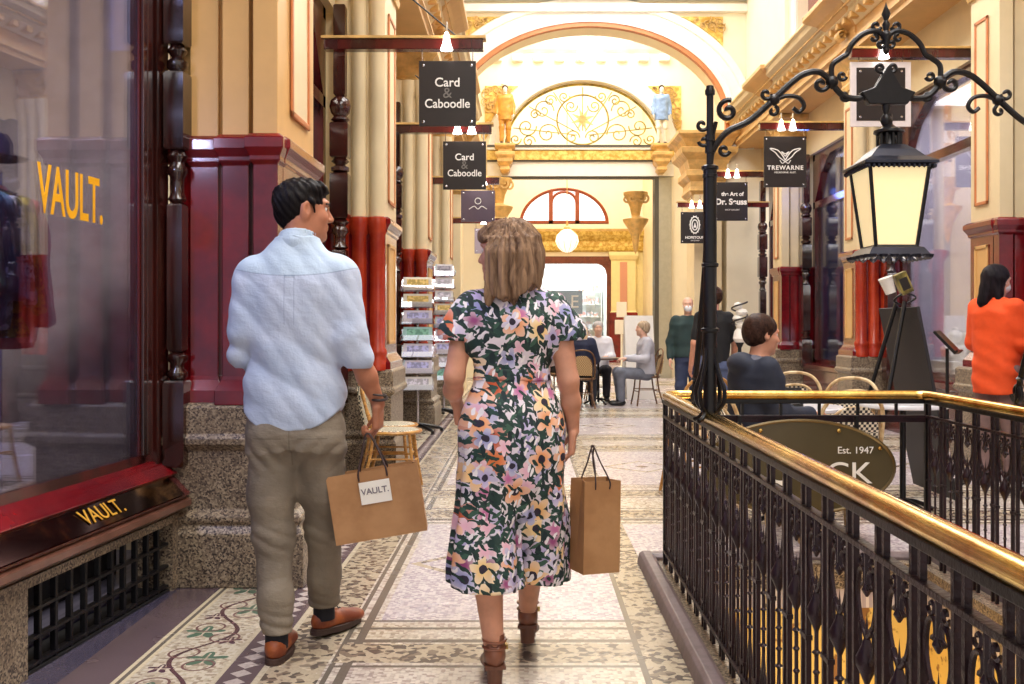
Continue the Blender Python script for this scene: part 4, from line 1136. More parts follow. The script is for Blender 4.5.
text('TREWARNE', .078, WHITEL, r2, (0, -.016, -.08), sp=1.2, off=.002); text('MELBOURNE, AUST.', .032, WHITEL, r2, (0, -.016, -.14))
r3 = hang_sign('shop_sign', 3.42, 16.6, 3.32, .55, .64, 4.5, 'black sign lettered The Art of Dr. Seuss behind the left lamp post')
text('the Art of', .09, WHITEL, r3, (0.02, -.016, .12), off=.003); text('Dr. Seuss', .135, WHITEL, r3, (0, -.016, -.01), off=.005); text('SHOP GALLERY', .035, WHITEL, r3, (.02, -.016, -.14))
r4 = hang_sign('shop_sign', 3.14, 18.5, 3.07, .52, .58, 4.5, 'farthest black sign on the right with white oval emblem lettered HOPETOUN')
a = MB()
for R in (1, .62): a.tube([(.085*R*math.cos(t), -.016, .05+.15*R*math.sin(t)) for t in np.linspace(0, 2*PI, 24)], .012, 5)
a.prism([(-.03, .0), (.03, .0), (0, .1)], 'y', -.02, -.014)
for k in range(14):
    t = k*2*PI/14; a.tube([(.085*math.cos(t), -.016, .05+.15*math.sin(t)), (.105*math.cos(t), -.016, .05+.175*math.sin(t))], .008, 4)
a.build('emblem', WHITEL, r4); text('HOPETOUN', .066, WHITEL, r4, (0, -.016, -.185), off=.002); text('TEA ROOMS', .03, WHITEL, r4, (0, -.016, -.24))
# diagonal stay rods of the two nearest left brackets
for i, (s_, Y_) in enumerate(((s1, 8.0), (s2, 10.6))):
    a = MB(); a.tube([(-.52, -.03, .95), (.10, -.03, .43)], .007, 6); a.build('stay_rod', IRON, s_, True)

# ================================================================== BISTRO CHAIRS AND TABLES
CANE = mat('honey_rattan', srgb(206, 156, 84), .35, col2=srgb(166, 112, 54), vs=18, stretch=(1, 1, 3))
CANE2 = mat('pale_rattan', srgb(224, 200, 156), .4, col2=srgb(176, 140, 92), vs=18)
DCANE = mat('brown_rattan', srgb(130, 92, 56), .4, col2=srgb(84, 54, 34), vs=18)
def weave(name, c1, c2):
    m, nt, b = nt_of(name); v = coords(nt); x, y, z = sep(v)
    u = (x*60).floor()+(y*60).floor()+(z*60).floor()
    ch = (u*.5).mod(1.0).gt(.25); n = noise(v, 90, 2)
    setc(nt, b, mixc(ch, c1, c2)); b.inputs['Roughness'].default_value = .5; bump(nt, b, ch+n*.5, .3, .003); return m
WV1 = weave('cream_and_green_weave', srgb(236, 226, 200), srgb(60, 66, 52)); WV2 = weave('cream_and_black_weave', srgb(226, 216, 196), srgb(34, 32, 38)); WV3 = weave('tan_weave', srgb(206, 176, 130), srgb(150, 116, 76))
def chair(loc, rz, label, group, cane=CANE, wv=WV1):
    r = empty('bistro_chair', loc, rz, label=label, cat='chair', group=group)
    # local: sitter faces +y, back at y=-.2
    a = MB(); a.rings([[(.205*math.cos(t)*k, .205*math.sin(t)*k*1.0, z) for t in np.linspace(0, 2*PI, 25)[:-1]] for k, z in ((.9, .43), (1, .44), (1, .455), (.9, .465))]); a.build('seat', wv, r, True)
    a = MB(); a.tube([(.212*math.cos(t), .212*math.sin(t), .45) for t in np.linspace(0, 2*PI, 25)[:-1]], .014, 6, closed=True); a.build('seat_rim', cane, r, True)
    for R, nm in ((1, 'back_hoop'), (.78, 'inner_hoop')):
        a = MB(); H = .43*R
        P = [(-.20*R, -.12, .45), (-.205*R, -.17, .60), (-.19*R, -.21, .45+H*.75), (-.12*R, -.235, .45+H*.97), (0, -.24, .45+H*1.03), (.12*R, -.235, .45+H*.97), (.19*R, -.21, .45+H*.75), (.205*R, -.17, .60), (.20*R, -.12, .45)]
        a.tube(smoothpts(P, 4), .0125 if R == 1 else .010, 7); a.build(nm, cane, r, True)
    a = MB(); N = 10
    top = [(-.15+.30*i/N) for i in range(N+1)]
    g1 = []; g2 = []
    for j in range(7):
        z = .50+.30*j/6; hw = .155*math.sqrt(max(1-max(0, (z-.62)/.20)**2, .08))
        y_ = -.16-.085*(z-.45)/.42-.02
        g1.append([(-hw+2*hw*i/N, y_, z) for i in range(N+1)])
    rg = [row+[(p[0], p[1]-.012, p[2]) for p in row[::-1]] for row in g1]
    a.rings(rg); a.build('back_weave', wv, r, True)
    for sx in (-1, 1):
        a = MB(); a.tube(smoothpts([(sx*.15, .14, .45), (sx*.16, .16, .25), (sx*.19, .20, 0)], 4), .0125, 7); a.build('leg', cane, r, True)
        a = MB(); a.tube(smoothpts([(sx*.16, -.13, .46), (sx*.16, -.16, .25), (sx*.20, -.23, 0)], 4), .0125, 7); a.build('leg', cane, r, True)
    a = MB(); a.tube([(-.165, .165, .22), (.165, .165, .22)], .008, 6).tube([(-.165, -.17, .22), (.165, -.17, .22)], .008, 6).tube([(-.165, .165, .25), (-.165, -.17, .25)], .008, 6).tube([(.165, .165, .25), (.165, -.17, .25)], .008, 6); a.build('stretcher', cane, r, True)
    return r
def table(loc, label, rad=.34, top=None, group='round cafe tables'):
    r = empty('cafe_table', loc, label=label, cat='table', group=group)
    a = MB(); a.lathe([(rad*.96, .715), (rad, .722), (rad, .738), (rad*.98, .745), (0, .745)], n=32); a.build('tabletop', top or TOPM, r, True)
    a = MB(); a.tube([(0, 0, .03), (0, 0, .72)], .02, 10); a.build('pedestal', IRON, r, True)
    for k in range(4):
        an = k*PI/2+.4; a = MB(); a.tube(smoothpts([(0, 0, .09), (.12*math.cos(an), .12*math.sin(an), .07), (.26*math.cos(an), .26*math.sin(an), .012)], 3), .016, 6); a.build('foot', IRON, r, True)
    return r
TOPM = mat('white_marble_top', srgb(226, 226, 232), .2, var=.12, vs=5)
G = 'rattan cafe chairs near the stair'
chair((-1.02, 7.75, 0), -PI/2, 'nearer honey bamboo chair with checked seat at the left wall, just behind the man', 'rattan cafe chairs at the left wall')
chair((-1.10, 8.2, 0), -PI/2-.1, 'farther honey bamboo chair at the left wall, half hidden by the nearer one', 'rattan cafe chairs at the left wall')
chair((1.36, 5.95, 0), -1.3, 'rattan chair the man in the navy jacket sits on', G, CANE2, WV1)
chair((1.28, 7.55, 0), .3, 'tan rattan chair with round back just left of the seated navy-jacket man', G, CANE, WV3)
chair((2.10, 7.75, 0), 2.9, 'pale rattan chair beyond the table menu, partly behind the seated man', G, CANE2, WV2)
chair((2.20, 6.95, 0), 2.5, 'rattan chair with black and cream checked back right of the menu card', G, CANE2, WV2)
chair((1.84, 5.95, 0), .2, 'nearest pale rattan chair with hooped back beside the far handrail', G, CANE2, WV2)
table((1.72, 6.5, 0), 'white round cafe table with the menu card, beside the seated man')
table((2.55, 6.75, 0), 'white round cafe table between the checked rattan chairs', rad=.30)
mc = empty('menu_card', (1.66, 6.38, .745), .1, label='small black tent menu card with red and white print on the near table', cat='menu card')
a = MB(); a.prism([(-.045, 0), (.045, 0), (.004, .125), (-.004, .125)], 'x', -.105, .105); a.build('card', BLACKP, mc)
a = MB(); a.add([(-.085, -.039, .025), (.085, -.039, .025), (.085, -.033, .045), (-.085, -.033, .045)], [(0, 1, 2, 3)]); o = a.build('white_print', WHITEL, mc); o.location = (0, -.003, 0)
a = MB(); a.add([(-.06, -.022, .075), (.06, -.022, .075), (.06, -.015, .10), (-.06, -.015, .10)], [(0, 1, 2, 3)]); o = a.build('red_print', mat('red_print', srgb(190, 30, 40), .5), mc); o.location = (0, -.004, 0)
# far group
GT = 'rattan chairs at the far table'
table((1.18, 16.1, 0), 'dark round cafe table the far seated group shares', .36, mat('dark_wood_top', srgb(70, 56, 50), .3), group='far round cafe table')
chair((.86, 15.35, 0), 0.0, 'woven rattan chair with its back to the camera under the man in navy', GT, DCANE, WV3)
chair((1.93, 15.9, 0), PI/2+.15, 'brown rattan chair in profile under the woman in the pale grey vest', GT, DCANE, WV3)
chair((1.22, 17.0, 0), PI, 'rattan chair behind the far table under the woman in white', GT, DCANE, WV3)
chair((.55, 16.9, 0), PI+.5, 'rattan chair at the far table behind the man in navy', GT, DCANE, WV3)

# ================================================================== POSTCARD RACKS
def card_rack(loc, hgt, nt_, wd, label, rank):
    r = empty('postcard_rack', loc, .12, label=label, cat='card rack', group='postcard spinner racks')
    a = MB(); a.tube([(0, 0, .08), (0, 0, hgt)], .018, 10); a.build('pole', CHROME, r, True)
    for k in range(5):
        an = k*2*PI/5+.3; a = MB(); a.tube(smoothpts([(0, 0, .10), (.15*math.cos(an), .15*math.sin(an), .075), (.30*math.cos(an), .30*math.sin(an), .04)], 3), [.022]*6+[.012], 7); a.build('foot', BLACKP, r, True)
        a = MB(); a.lathe([(0, -.04), (.022, -.03), (.022, 0), (0, .01)], (.30*math.cos(an), .30*math.sin(an), .04), 8); a.build('caster', BLACKP, r, True)
    WHT = ['top', 'second', 'third', 'fourth', 'fifth', 'sixth', 'seventh', 'eighth', 'ninth']
    z1 = hgt-.16; z0 = .52
    for k in range(nt_):
        z = z1-(z1-z0)*k/(nt_-1)
        for f_ in range(4):
            M = Matrix.Rotation(f_*PI/2, 4, 'Z') @ Matrix.Translation((0, -wd*.5, z)) @ Matrix.Rotation(-.22, 4, 'X')
            a = MB(); a.box(-wd*.5, wd*.5, -.022, -.018, -.01, .05).box(-wd*.5, wd*.5, .018, .02, -.01, .13).box(-wd*.5, wd*.5, -.02, .02, -.012, -.008); a.xf(M)
            a.build('card_pocket', PLX, r)
            if f_ in (0, 3) :
                nmc = 'front' if f_ == 0 else 'left side'
                col = rsC.choice(CARDC)
                p = empty('postcard', loc, .12, label='%s postcard in the %s %s pocket of the %s rack' % (col[0], WHT[k], nmc, rank), cat='postcard', group='postcards on the %s rack' % rank)
                a = MB(); a.box(-wd*.45, wd*.45, -.004, .004, -.004, .15); a.xf(M); a.build('card', col[1], p)
                a = MB(); a.box(-wd*.34, wd*.34, -.006, -.0045, .055, .125); a.xf(M); a.build('picture', col[2], p)
    return r
PLX = glass('clear_plastic', (.93, .93, .96), .1)
rsC = random.Random(11)
def cm(n, a, b): return mat('card_'+n, a, .4), mat('picture_'+n, b, .4, col2=tuple(min(1, c*1.6+.08) for c in b), vs=25, thr=(.45, .55))
CARDC = [('white line-drawn',)+cm('a', srgb(240, 238, 236), srgb(180, 176, 190)), ('turquoise', )+cm('b', srgb(170, 216, 214), srgb(90, 150, 130)), ('grey sketch', )+cm('c', srgb(226, 224, 228), srgb(120, 116, 130)), ('cream gold-printed', )+cm('d', srgb(246, 238, 220), srgb(190, 160, 70)), ('pale lilac', )+cm('e', srgb(228, 222, 240), srgb(150, 150, 196))]
card_rack((-1.27, 11.82, 0), 1.84, 7, .37, 'white wire postcard spinner rack nearest, behind the woman at left', 'near')
card_rack((-1.13, 13.9, 0), 2.12, 9, .27, 'taller postcard spinner rack standing behind the nearer one', 'far')

# ================================================================== EASEL, CUP, BOX, STANDS
ez = empty('easel_sign', (2.95, 7.45, 0), label='tall dark board leaning on a black easel beyond the stair railing', cat='easel board')
a = MB(); T = Vector((-.17, 0, 1.40)); B_ = Vector((.10, 0, .03)); n_ = Vector((1.37, 0, .27)).normalized()*.012
a.rings([[(B_.x-n_.x, -.38, B_.z-n_.z), (B_.x+n_.x, -.38, B_.z+n_.z), (B_.x+n_.x, .38, B_.z+n_.z), (B_.x-n_.x, .38, B_.z-n_.z)], [(T.x-n_.x, -.38, T.z-n_.z), (T.x+n_.x, -.38, T.z+n_.z), (T.x+n_.x, .38, T.z+n_.z), (T.x-n_.x, .38, T.z-n_.z)]])
a.build('board', mat('blackboard_face', srgb(34, 31, 35), .6, var=.25, vs=2), ez, bevel=.004)
for y_ in (-.33, .3):
    a = MB(); a.tube([(-.19, y_*.25-.1, 1.44), (-.50, y_, .02)], .016, 6); a.build('easel_leg', BLACKP, ez)
a = MB(); a.tube([(-.19, 0, 1.44), (.3, .1, .02)], .014, 6); a.build('easel_leg', BLACKP, ez)
a = MB(); a.tube([(-.36, -.2, .6), (-.36, .16, .6)], .01, 6); a.build('easel_brace', BLACKP, ez)
a = MB(); a.tube(smoothpts([(-.19, -.1, 1.42), (-.26, -.16, 1.45), (-.2, -.2, 1.5), (-.1, -.16, 1.47), (-.16, -.1, 1.42)], 5), .007, 6); a.build('wire_holder', IRON, ez, True)
cp = MB(); cp.lathe([(.001, 0), (.036, 0), (.05, .115), (.053, .118), (.05, .124), (.046, .118), (.033, .008), (.001, .008)], n=20); cp.xf(Matrix.Rotation(-.35, 4, 'Y'))
o = cp.build('paper_cup', WHITEP, None, True, loc=(2.66, 7.27, 1.50)); tag(o, 'white paper tub tilted in the wire holder on top of the easel', 'cup')
bxr = empty('tin_box', (2.78, 7.27, 1.50), label='gold and black tin tilted beside the white tub on top of the easel', cat='tin')
a = MB(); a.box(-.045, .045, -.03, .03, 0, .16).xf(Matrix.Rotation(-.4, 4, 'Y')); a.build('tin_body', mat('gold_tin', srgb(176, 160, 90), .3, metal=.4, col2=srgb(90, 84, 50), vs=12), bxr, bevel=.006)
a = MB(); a.box(-.03, .03, -.034, -.03, .03, .12).xf(Matrix.Rotation(-.4, 4, 'Y')); a.build('tin_label', CHAR, bxr)
ms = empty('menu_stand', (3.42, 8.1, 0), label='black pole menu stand with tilted plate near the woman in orange', cat='menu stand')
a = MB(); a.tube([(0, 0, .02), (0, 0, 1.08)], .014, 8); a.build('pole', BLACKP, ms, True)
a = MB(); a.lathe([(.16, 0), (.16, .012), (.02, .03)], n=20); a.build('base', BLACKP, ms, True)
a = MB(); a.box(-.12, .12, -.012, .012, -.12, .12).box(-.12, .12, -.03, .0, -.12, -.105); a.xf(Matrix.Translation((0, 0, 1.13)) @ Matrix.Rotation(1.0, 4, 'Z') @ Matrix.Rotation(-.75, 4, 'X')); a.build('menu_plate', BLACKP, ms, bevel=.003)
# white leaning board and spiral ornament far back
wb = empty('white_board', (1.95, 17.2, 0), .1, label='tall narrow white sandwich board standing beyond the far table', cat='sandwich board')
for s_ in (-1, 1):
    a = MB(); a.box(-.25, .25, -.012, .012, 0, 1.45); a.xf(Matrix.Translation((0, s_*.25, 0)) @ Matrix.Rotation(s_*.165, 4, 'X')); a.build('board_leaf', WHITEP, wb)
sp_ = empty('spiral_ornament', (2.34, 10.9, 0), label='white and dark spiral topped stand right of the black lamp post', cat='ornament')
a = MB(); a.lathe([(.16, 0), (.16, .03), (.03, .08), (.02, .6), (.02, 1.02), (.05, 1.08)], n=16); a.build('stand', IRON, sp_, True)
a = MB(); a.lathe([(.03, 1.05), (.075, 1.12), (.06, 1.2), (.03, 1.24)], n=16); a.build('white_cup', WHITEP, sp_, True)
for k, (z, r_) in enumerate(((1.27, .07), (1.34, .06), (1.41, .068), (1.48, .05))):
    a = MB(); a.lathe([(0, -.045), (r_*.8, -.03), (r_, 0), (r_*.75, .03), (0, .04)], ((-1)**k*.02, 0, z), 14); a.xf(Matrix.Identity(4)); a.build('spiral_ball', WHITEP if k % 2 == 0 or k == 3 else CHAR if False else WHITEP, sp_, True)
a = MB(); a.tube([(.085*math.cos(t), .085*math.sin(t), 1.22+.05*t/2) for t in np.linspace(0, 12, 50)], .010, 6); a.build('spiral_band', CHAR, sp_, True)
# notice stand by end pilaster
no = empty('notice_stand', (2.85, 29.5, 0), label='white round-faced notice stand in front of the far red pilaster', cat='notice stand')
a = MB(); a.tube([(0, 0, 0), (0, 0, 1.0)], .03, 8).lathe([(.2, 0), (.2, .03), (.03, .06)], n=16); a.build('pole', WHITEP, no, True)
a = MB(); a.box(-.14, .14, -.02, .02, 1.6, 1.95).lathe([(0, -.02), (.2, -.02), (.2, .02), (0, .02)], n=20) if False else a.box(-.15, .15, -.02, .02, 1.5, 1.95).box(-.2, .2, -.02, .02, 1.0, 1.42); a.build('notice_panels', WHITEP, no, bevel=.01)
# globe lantern
gl_ = empty('globe_lantern', (1.22, 29.0, 3.35), label='faceted clear glass globe lantern hanging on a chain before the far lunette', cat='pendant lamp')
a = MB(); a.lathe([(0, 0), (.12, .03), (.26, .16), (.34, .34), (.30, .52), (.16, .66), (.08, .70)], n=10); a.build('glass_globe', mat('bright_globe_glass', srgb(250, 244, 232), .2, emis=.9), gl_)
a = MB()
for k in range(10):
    t = k*PI/5; a.tube([(r_*1.01*math.cos(t), r_*1.01*math.sin(t), z) for r_, z in ((.02, 0), (.12, .03), (.26, .16), (.34, .34), (.30, .52), (.16, .66), (.08, .70))], .008, 4)
a.build('globe_ribs', GOLDY, gl_)
a = MB(); a.lathe([(.09, .69), (.10, .74), (.04, .8), (.02, .95)], n=12).tube([(0, 0, .9), (0, 0, 4.2)], .014, 6); a.build('chain', GOLDY, gl_)
cl_ = empty('rotunda_lamp_shade', (1.38, 21.8, 7.05), label='bright white drum lamp hanging at the top of the first arch', cat='pendant lamp')
a = MB(); a.lathe([(.15, 0), (.22, .05), (.24, .3), (.3, .34), (.3, .42), (.0, .44)], n=16); a.build('lamp_shade', mat('white_lamp_shade', (1, .98, .94), .4, emis=5), cl_, True)
a = MB(); a.tube([(0, 0, .42), (0, 0, 2.15)], .02, 6); a.build('rod', GOLDY, cl_)
# gilded figureheads
for (X, Z, Y_, lb_) in ((2.72, 3.75, 22.9, 'gilded scroll bracket figure on the right passage wall'), (-.6, 3.9, 23.3, 'small gilded bracket ornament at the left passage jamb')):
    f = empty('gilded_bracket', (X+.0, YB+.6 if X > 0 else Y_, Z), label=lb_, cat='bracket')
    a = MB(); a.lathe([(.0, -.75), (.06, -.6), (.1, -.3), (.2, -.1), (.3, .05), (.32, .12), (.1, .2), (.14, .4), (.22, .6), (.30, .72), (.3, .78), (0, .8)], n=14); a.build('bracket_body', GOLDY, f, True)
    a = MB()
    for k in range(6):
        t = k*PI/3; a.tube([(p[0]+.22*math.cos(t), .22*math.sin(t), p[2]+.62) for p in spiral(0, 0, .02, .12, 0, 8, 0, 16)], .03, 5)
    a.build('bracket_leaves', GOLDY, f, True)
# ================================================================== PEOPLE
def skinmat(name, c, c2=None):
    m, nt, b = nt_of(name); v = coords(nt); n = noise(v, 14, 4)
    setc(nt, b, mixc(n.ss(.35, .7), c, c2 or tuple(x*.82 for x in c))); b.inputs['Roughness'].default_value = .48
    b.inputs['Subsurface Weight'].default_value = .12; b.inputs['Subsurface Radius'].default_value = (.012, .005, .003); b.inputs['Subsurface Scale'].default_value = 1
    bump(nt, b, noise(v, 160, 3), .08, .003); return m
SK1 = skinmat('tanned_skin', srgb(186, 122, 92)); SK2 = skinmat('light_skin', srgb(214, 154, 126)); SK3 = skinmat('pale_skin', srgb(228, 180, 156))
def hairmat(name, a_, b_, st=(60, 60, 4), rough=.38):
    m, nt, b = nt_of(name); v = coords(nt); x, y, z = sep(v); w_ = noise(v, 9, 2)*.05
    s = noise(comb(nt, x*st[0]+w_*60, y*st[1], z*st[2]), 1.0, 4, .6); setc(nt, b, ramp(s, [(.3, a_), (.7, b_)]))
    b.inputs['Roughness'].default_value = rough+.12; b.inputs['Specular IOR Level'].default_value = .12; bump(nt, b, s, .5, .006); return m
EYEW = mat('eye_white', srgb(230, 226, 222), .15); EYEB = mat('dark_iris', srgb(40, 26, 20), .1)
def rotm(yaw, pitch=0, roll=0):
    """yaw>0 turns the face to the left (towards -x)"""
    return (Matrix.Rotation(yaw, 3, 'Z') @ Matrix.Rotation(pitch, 3, 'X') @ Matrix.Rotation(roll, 3, 'Y'))
def head_prims(F, C, M, s=1.0, ears=True, male=True):
    C = Vector(C)
    def T(x, y, z): return tuple(C+M @ Vector((x*s, y*s, z*s)))
    def r(*a): return [q*s for q in a]
    F.ell(T(0, -.014, .03), r(.074, .094, .085), M, .01)
    F.ell(T(0, .03, -.03), r(.060, .062, .080), M, .03)
    F.ell(T(0, .038, -.078), r(.044 if male else .038, .042, .034), M, .03)
    F.ell(T(0, .074, -.094), r(.022, .018, .018), M, .02)
    F.ell(T(0, .080, .034), r(.048, .014, .012), M, .02)
    for sx in (-1, 1):
        F.ell(T(sx*.034, .064, -.022), r(.024, .022, .022), M, .02)
        F.ell(T(sx*.031, .094, .010), r(.016, .014, .010), M, .012, 'sub')
    F.cone(T(0, .086, .014), T(0, .106, -.024), .008*s, .012*s, .012)
    for sx in (-1, 1): F.ell(T(sx*.011, .098, -.029), r(.009, .011, .008), M, .006)
    F.ell(T(0, .088, -.052), r(.024, .010, .006), M, .006); F.ell(T(0, .086, -.064), r(.021, .011, .007), M, .006)
    if ears:
        for sx in (-1, 1):
            F.ell(T(sx*.076, -.004, -.002), r(.011, .020, .034), M, .006)
            F.ell(T(sx*.084, .003, .004), r(.007, .010, .020), M, .005, 'sub')
    # neck
def eyes(root, C, M, s=1.0):
    C = Vector(C)
    for sx in (-1, 1):
        c = C+M @ Vector((sx*.030*s, .0735*s, .010*s))
        a = MB(); a.rings([[tuple(c+Vector((.0115*s*math.sin(p)*math.cos(t), .0115*s*math.sin(p)*math.sin(t), .0115*s*math.cos(p)))) for t in np.linspace(0, 2*PI, 13)[:-1]] for p in np.linspace(.05, PI-.05, 8)]); a.build('eye', EYEW, root, True)
        c = c+M @ Vector((0, .0073*s, 0))
        a = MB(); a.rings([[tuple(c+Vector((.006*s*math.sin(p)*math.cos(t), .006*s*math.sin(p)*math.sin(t), .006*s*math.cos(p)))) for t in np.linspace(0, 2*PI, 11)[:-1]] for p in np.linspace(.05, PI-.05, 6)]); a.build('iris', EYEB, root, True)
def hand_prims(F, W, d, n, t, s=1.0, curl=(.5, .6, .7, .8), k2=1.0, thumb=.5):
    """W wrist, d towards the fingers, n palm-facing direction, t thumb side"""
    W = Vector(W); d = Vector(d).normalized(); n = Vector(n); n = (n-d*n.dot(d)).normalized(); t_ = d.cross(n); t = t_ if t_.dot(Vector(t)) > 0 else -t_
    M = Matrix((t, n, d)).transposed()
    F.box(tuple(W+d*.052*s), (.040*s, .014*s, .048*s), M, .012*s, .02)
    F.ell(tuple(W+d*.035*s+t*.026*s+n*.008*s), (.018*s, .014*s, .032*s), M, .015)
    L = ((.043, .026, .020), (.047, .030, .021), (.043, .028, .020), (.033, .021, .018))
    for i in range(4):
        off = (.030-.020*i)*s; base = W+d*(.092-.004*abs(i-1))*s+t*off
        ang = curl[i]*.55; p = base; spread = t*((1.5-i)*.05)
        for j in range(3):
            dr = (d*math.cos(ang)+n*math.sin(ang)+spread).normalized(); q = p+dr*L[i][j]*s
            r0 = (.0088, .0082, .0074, .0066)[j]*s*(1 if i < 3 else .88); F.cone(tuple(p), tuple(q), r0, r0*.92, .004)
            p = q; ang += curl[i]*k2
    p = W+d*.028*s+t*.030*s+n*.006*s
    a1 = (d*.70+t*.62+n*thumb).normalized(); q = p+a1*.040*s; F.cone(tuple(p), tuple(q), .0125*s, .0100*s, .008)
    a2 = (d*.9+t*.15+n*(thumb+.15)).normalized(); q2 = q+a2*.030*s; F.cone(tuple(q), tuple(q2), .0098*s, .0085*s, .004)
    a3 = (d*.95+n*(thumb+.3)).normalized(); F.cone(tuple(q2), tuple(q2+a3*.022*s), .0085*s, .0070*s, .004)
def shoe(root, loc, yaw, m, sole, L=.285, W=.098, pitch=0, name='shoe', style='derby', dark=None):
    e = bpy.data.objects.new(name, None); COL.objects.link(e); e.parent = root; e.location = loc; e.rotation_euler = (pitch, 0, yaw); e.empty_display_size = .05
    F = Field((-.08, -.10, -.01), (.08, L-.04, .16), .006)
    w = W/2
    if style == 'derby':
        F.ell((0, -.028, .048), (w*.80, .055, .048), None, .02); F.ell((0, .06, .042), (w*.86, .075, .040), None, .03)
        F.ell((0, L*.50, .036), (w*1.0, .07, .030), None, .03); F.cone((0, -.02, .06), (0, -.01, .105), w*.74, w*.66, .02)
        F.cone((0, -.01, .10), (0, -.005, .16), w*.5, w*.5, .01, 'sub')
    F.clip(lambda X, Y, Z: .022-Z)
    F.obj('upper', m, e)
    S_ = []
    for t in np.linspace(0, 2*PI, 29)[:-1]:
        y = -.085+ (L)*(.5+.5*math.sin(t)); u = (y+.085)/L
        hw = w*(.74+.30*math.sin(PI*min(1, u*1.15))**1.0)*abs(math.cos(t))**.55
        S_.append((math.copysign(hw, math.cos(t)), y))
    a = MB(); a.rings([[(x, y, z) for x, y in S_] for z in (.0, .024)]); a.build('sole', sole, e, bevel=.002)
    a = MB(); a.rings([[(w*.76*math.cos(t), -.043+.044*math.sin(t), z) for t in np.linspace(0, 2*PI, 19)[:-1]] for z in (-.001, .012)]); a.build('heel', dark or sole, e)
    if style == 'derby':
        a = MB()
        for k in range(4): a.tube([(-.016, .05+.018*k, .085-.009*k), (0, .055+.018*k, .092-.009*k), (.016, .05+.018*k, .085-.009*k)], .0025, 5)
        a.build('laces', BLACKP, e, True)
    return e

# ---------------------------------------------------------------- the man in the pale blue shirt
man = empty('person', (-.88, 3.85, 0), label='dark-haired man walking away in pale blue shirt and khaki trousers, looking right', cat='person', group='two shoppers walking side by side')
HM = rotm(-1.17, -.04); HC = (.018, .035, 1.712)
F = Field((-.40, -.26, 0.02), (.46, .50, 1.87), .0052)
head_prims(F, HC, HM, 1.03)
F.cone((.0, -.005, 1.48), (.012, .012, 1.65), .064, .058, .03)
F.loft([(.80, 0, 0, .15, .10), (1.0, 0, 0, .16, .10), (1.25, 0, 0, .17, .10), (1.45, 0, 0, .18, .09), (1.53, 0, 0, .09, .07)], .04)
# right arm
F.cone((.17, 0, 1.46), (.218, -.03, 1.19), .046, .040, .03); F.cone((.225, -.03, 1.19), (.27, .01, 1.07), .044, .038, .02); F.cone((.27, .01, 1.07), (.308, .045, .965), .038, .026, .02, sq=((0, 1, 0), .85))
hand_prims(F, (.308, .045, .965), (-.02, .05, -1), (-1, .15, 0), (0, 1, 0), 1.02, (1.1, 1.15, 1.2, 1.25), 1.0, .5)
# left arm, forearm forward
F.cone((-.17, 0, 1.46), (-.207, -.01, 1.19), .046, .036, .03); F.cone((-.207, -.01, 1.19), (-.19, .23, 1.10), .036, .027, .02)
hand_prims(F, (-.195, .23, 1.10), (.25, 1, -.2), (1, -.2, -.1), (0, 0, 1), 1.0, (.6, .7, .8, .9), 1.0, .4)
# legs
F.cone((-.095, 0, .86), (-.092, -.01, .46), .085, .055, .04); F.cone((-.092, -.01, .46), (-.062, -.06, .09), .05, .036, .03)
F.cone((.095, 0, .86), (.092, .13, .48), .085, .055, .04); F.cone((.092, .13, .48), (.055, .24, .11), .05, .036, .03)
F.obj('body', SK1, man)
eyes(man, HC, HM, 1.03)
# hair
def TH(x, y, z): return tuple(Vector(HC)+HM @ (Vector((x, y, z))*1.03))
F = Field((-.13, -.12, 1.58), (.17, .20, 1.90), .0045)
F.ell(TH(0, -.018, .036), (.080, .101, .086), HM, .01); F.ell(TH(0, .035, .088), (.058, .055, .026), HM, .03); F.ell(TH(0, -.045, -.01), (.070, .062, .066), HM, .02)
for sx in (-1, 1): F.cone(TH(sx*.072, .018, .03), TH(sx*.072, .022, -.008), .012, .007, .01)
Mi = HM.transposed()
def hl(X, Y, Z):
    px, py, pz = X-HC[0], Y-HC[1], Z-HC[2]
    q = [(Mi[i][0]*px+Mi[i][1]*py+Mi[i][2]*pz)/1.03 for i in range(3)]
    side = np.maximum(np.minimum(.707*q[1]-.707*q[2]-.018, q[1]-.030), -.080-q[2])
    ear = .026-np.sqrt((q[1]-.004)**2+(q[2]+.004)**2)+0*q[0]
    earside = np.where(np.abs(q[0]) > .055, ear, -1)
    fr = .8*q[1]-.6*q[2]-.031
    return np.maximum(np.maximum(fr, -.082-q[2]-.35*(q[1]+.06)), earside)
F.clip(hl)
def tuft(X, Y, Z): return -(.004+.003*(Z > 1.78))*np.abs(np.sin(85*X+35*Z+3*np.sin(40*Y))*np.sin(45*Y+30*Z+2))-.0015*np.sin(210*X-90*Y+160*Z)
F.disp(tuft)
F.obj('hair', hairmat('near_black_hair', srgb(8, 6, 8), srgb(24, 18, 19), (110, 110, 30), .35), man)
for sx in (-1, 1):   # eyebrows
    a = MB(); a.tube([TH(sx*.014, .093, .027), TH(sx*.030, .090, .033), TH(sx*.048, .077, .029)], .0042, 6); a.build('eyebrow', mat('eyebrow_brown', srgb(34, 22, 20), .6) if sx < 0 else bpy.data.materials['eyebrow_brown'], man, True)
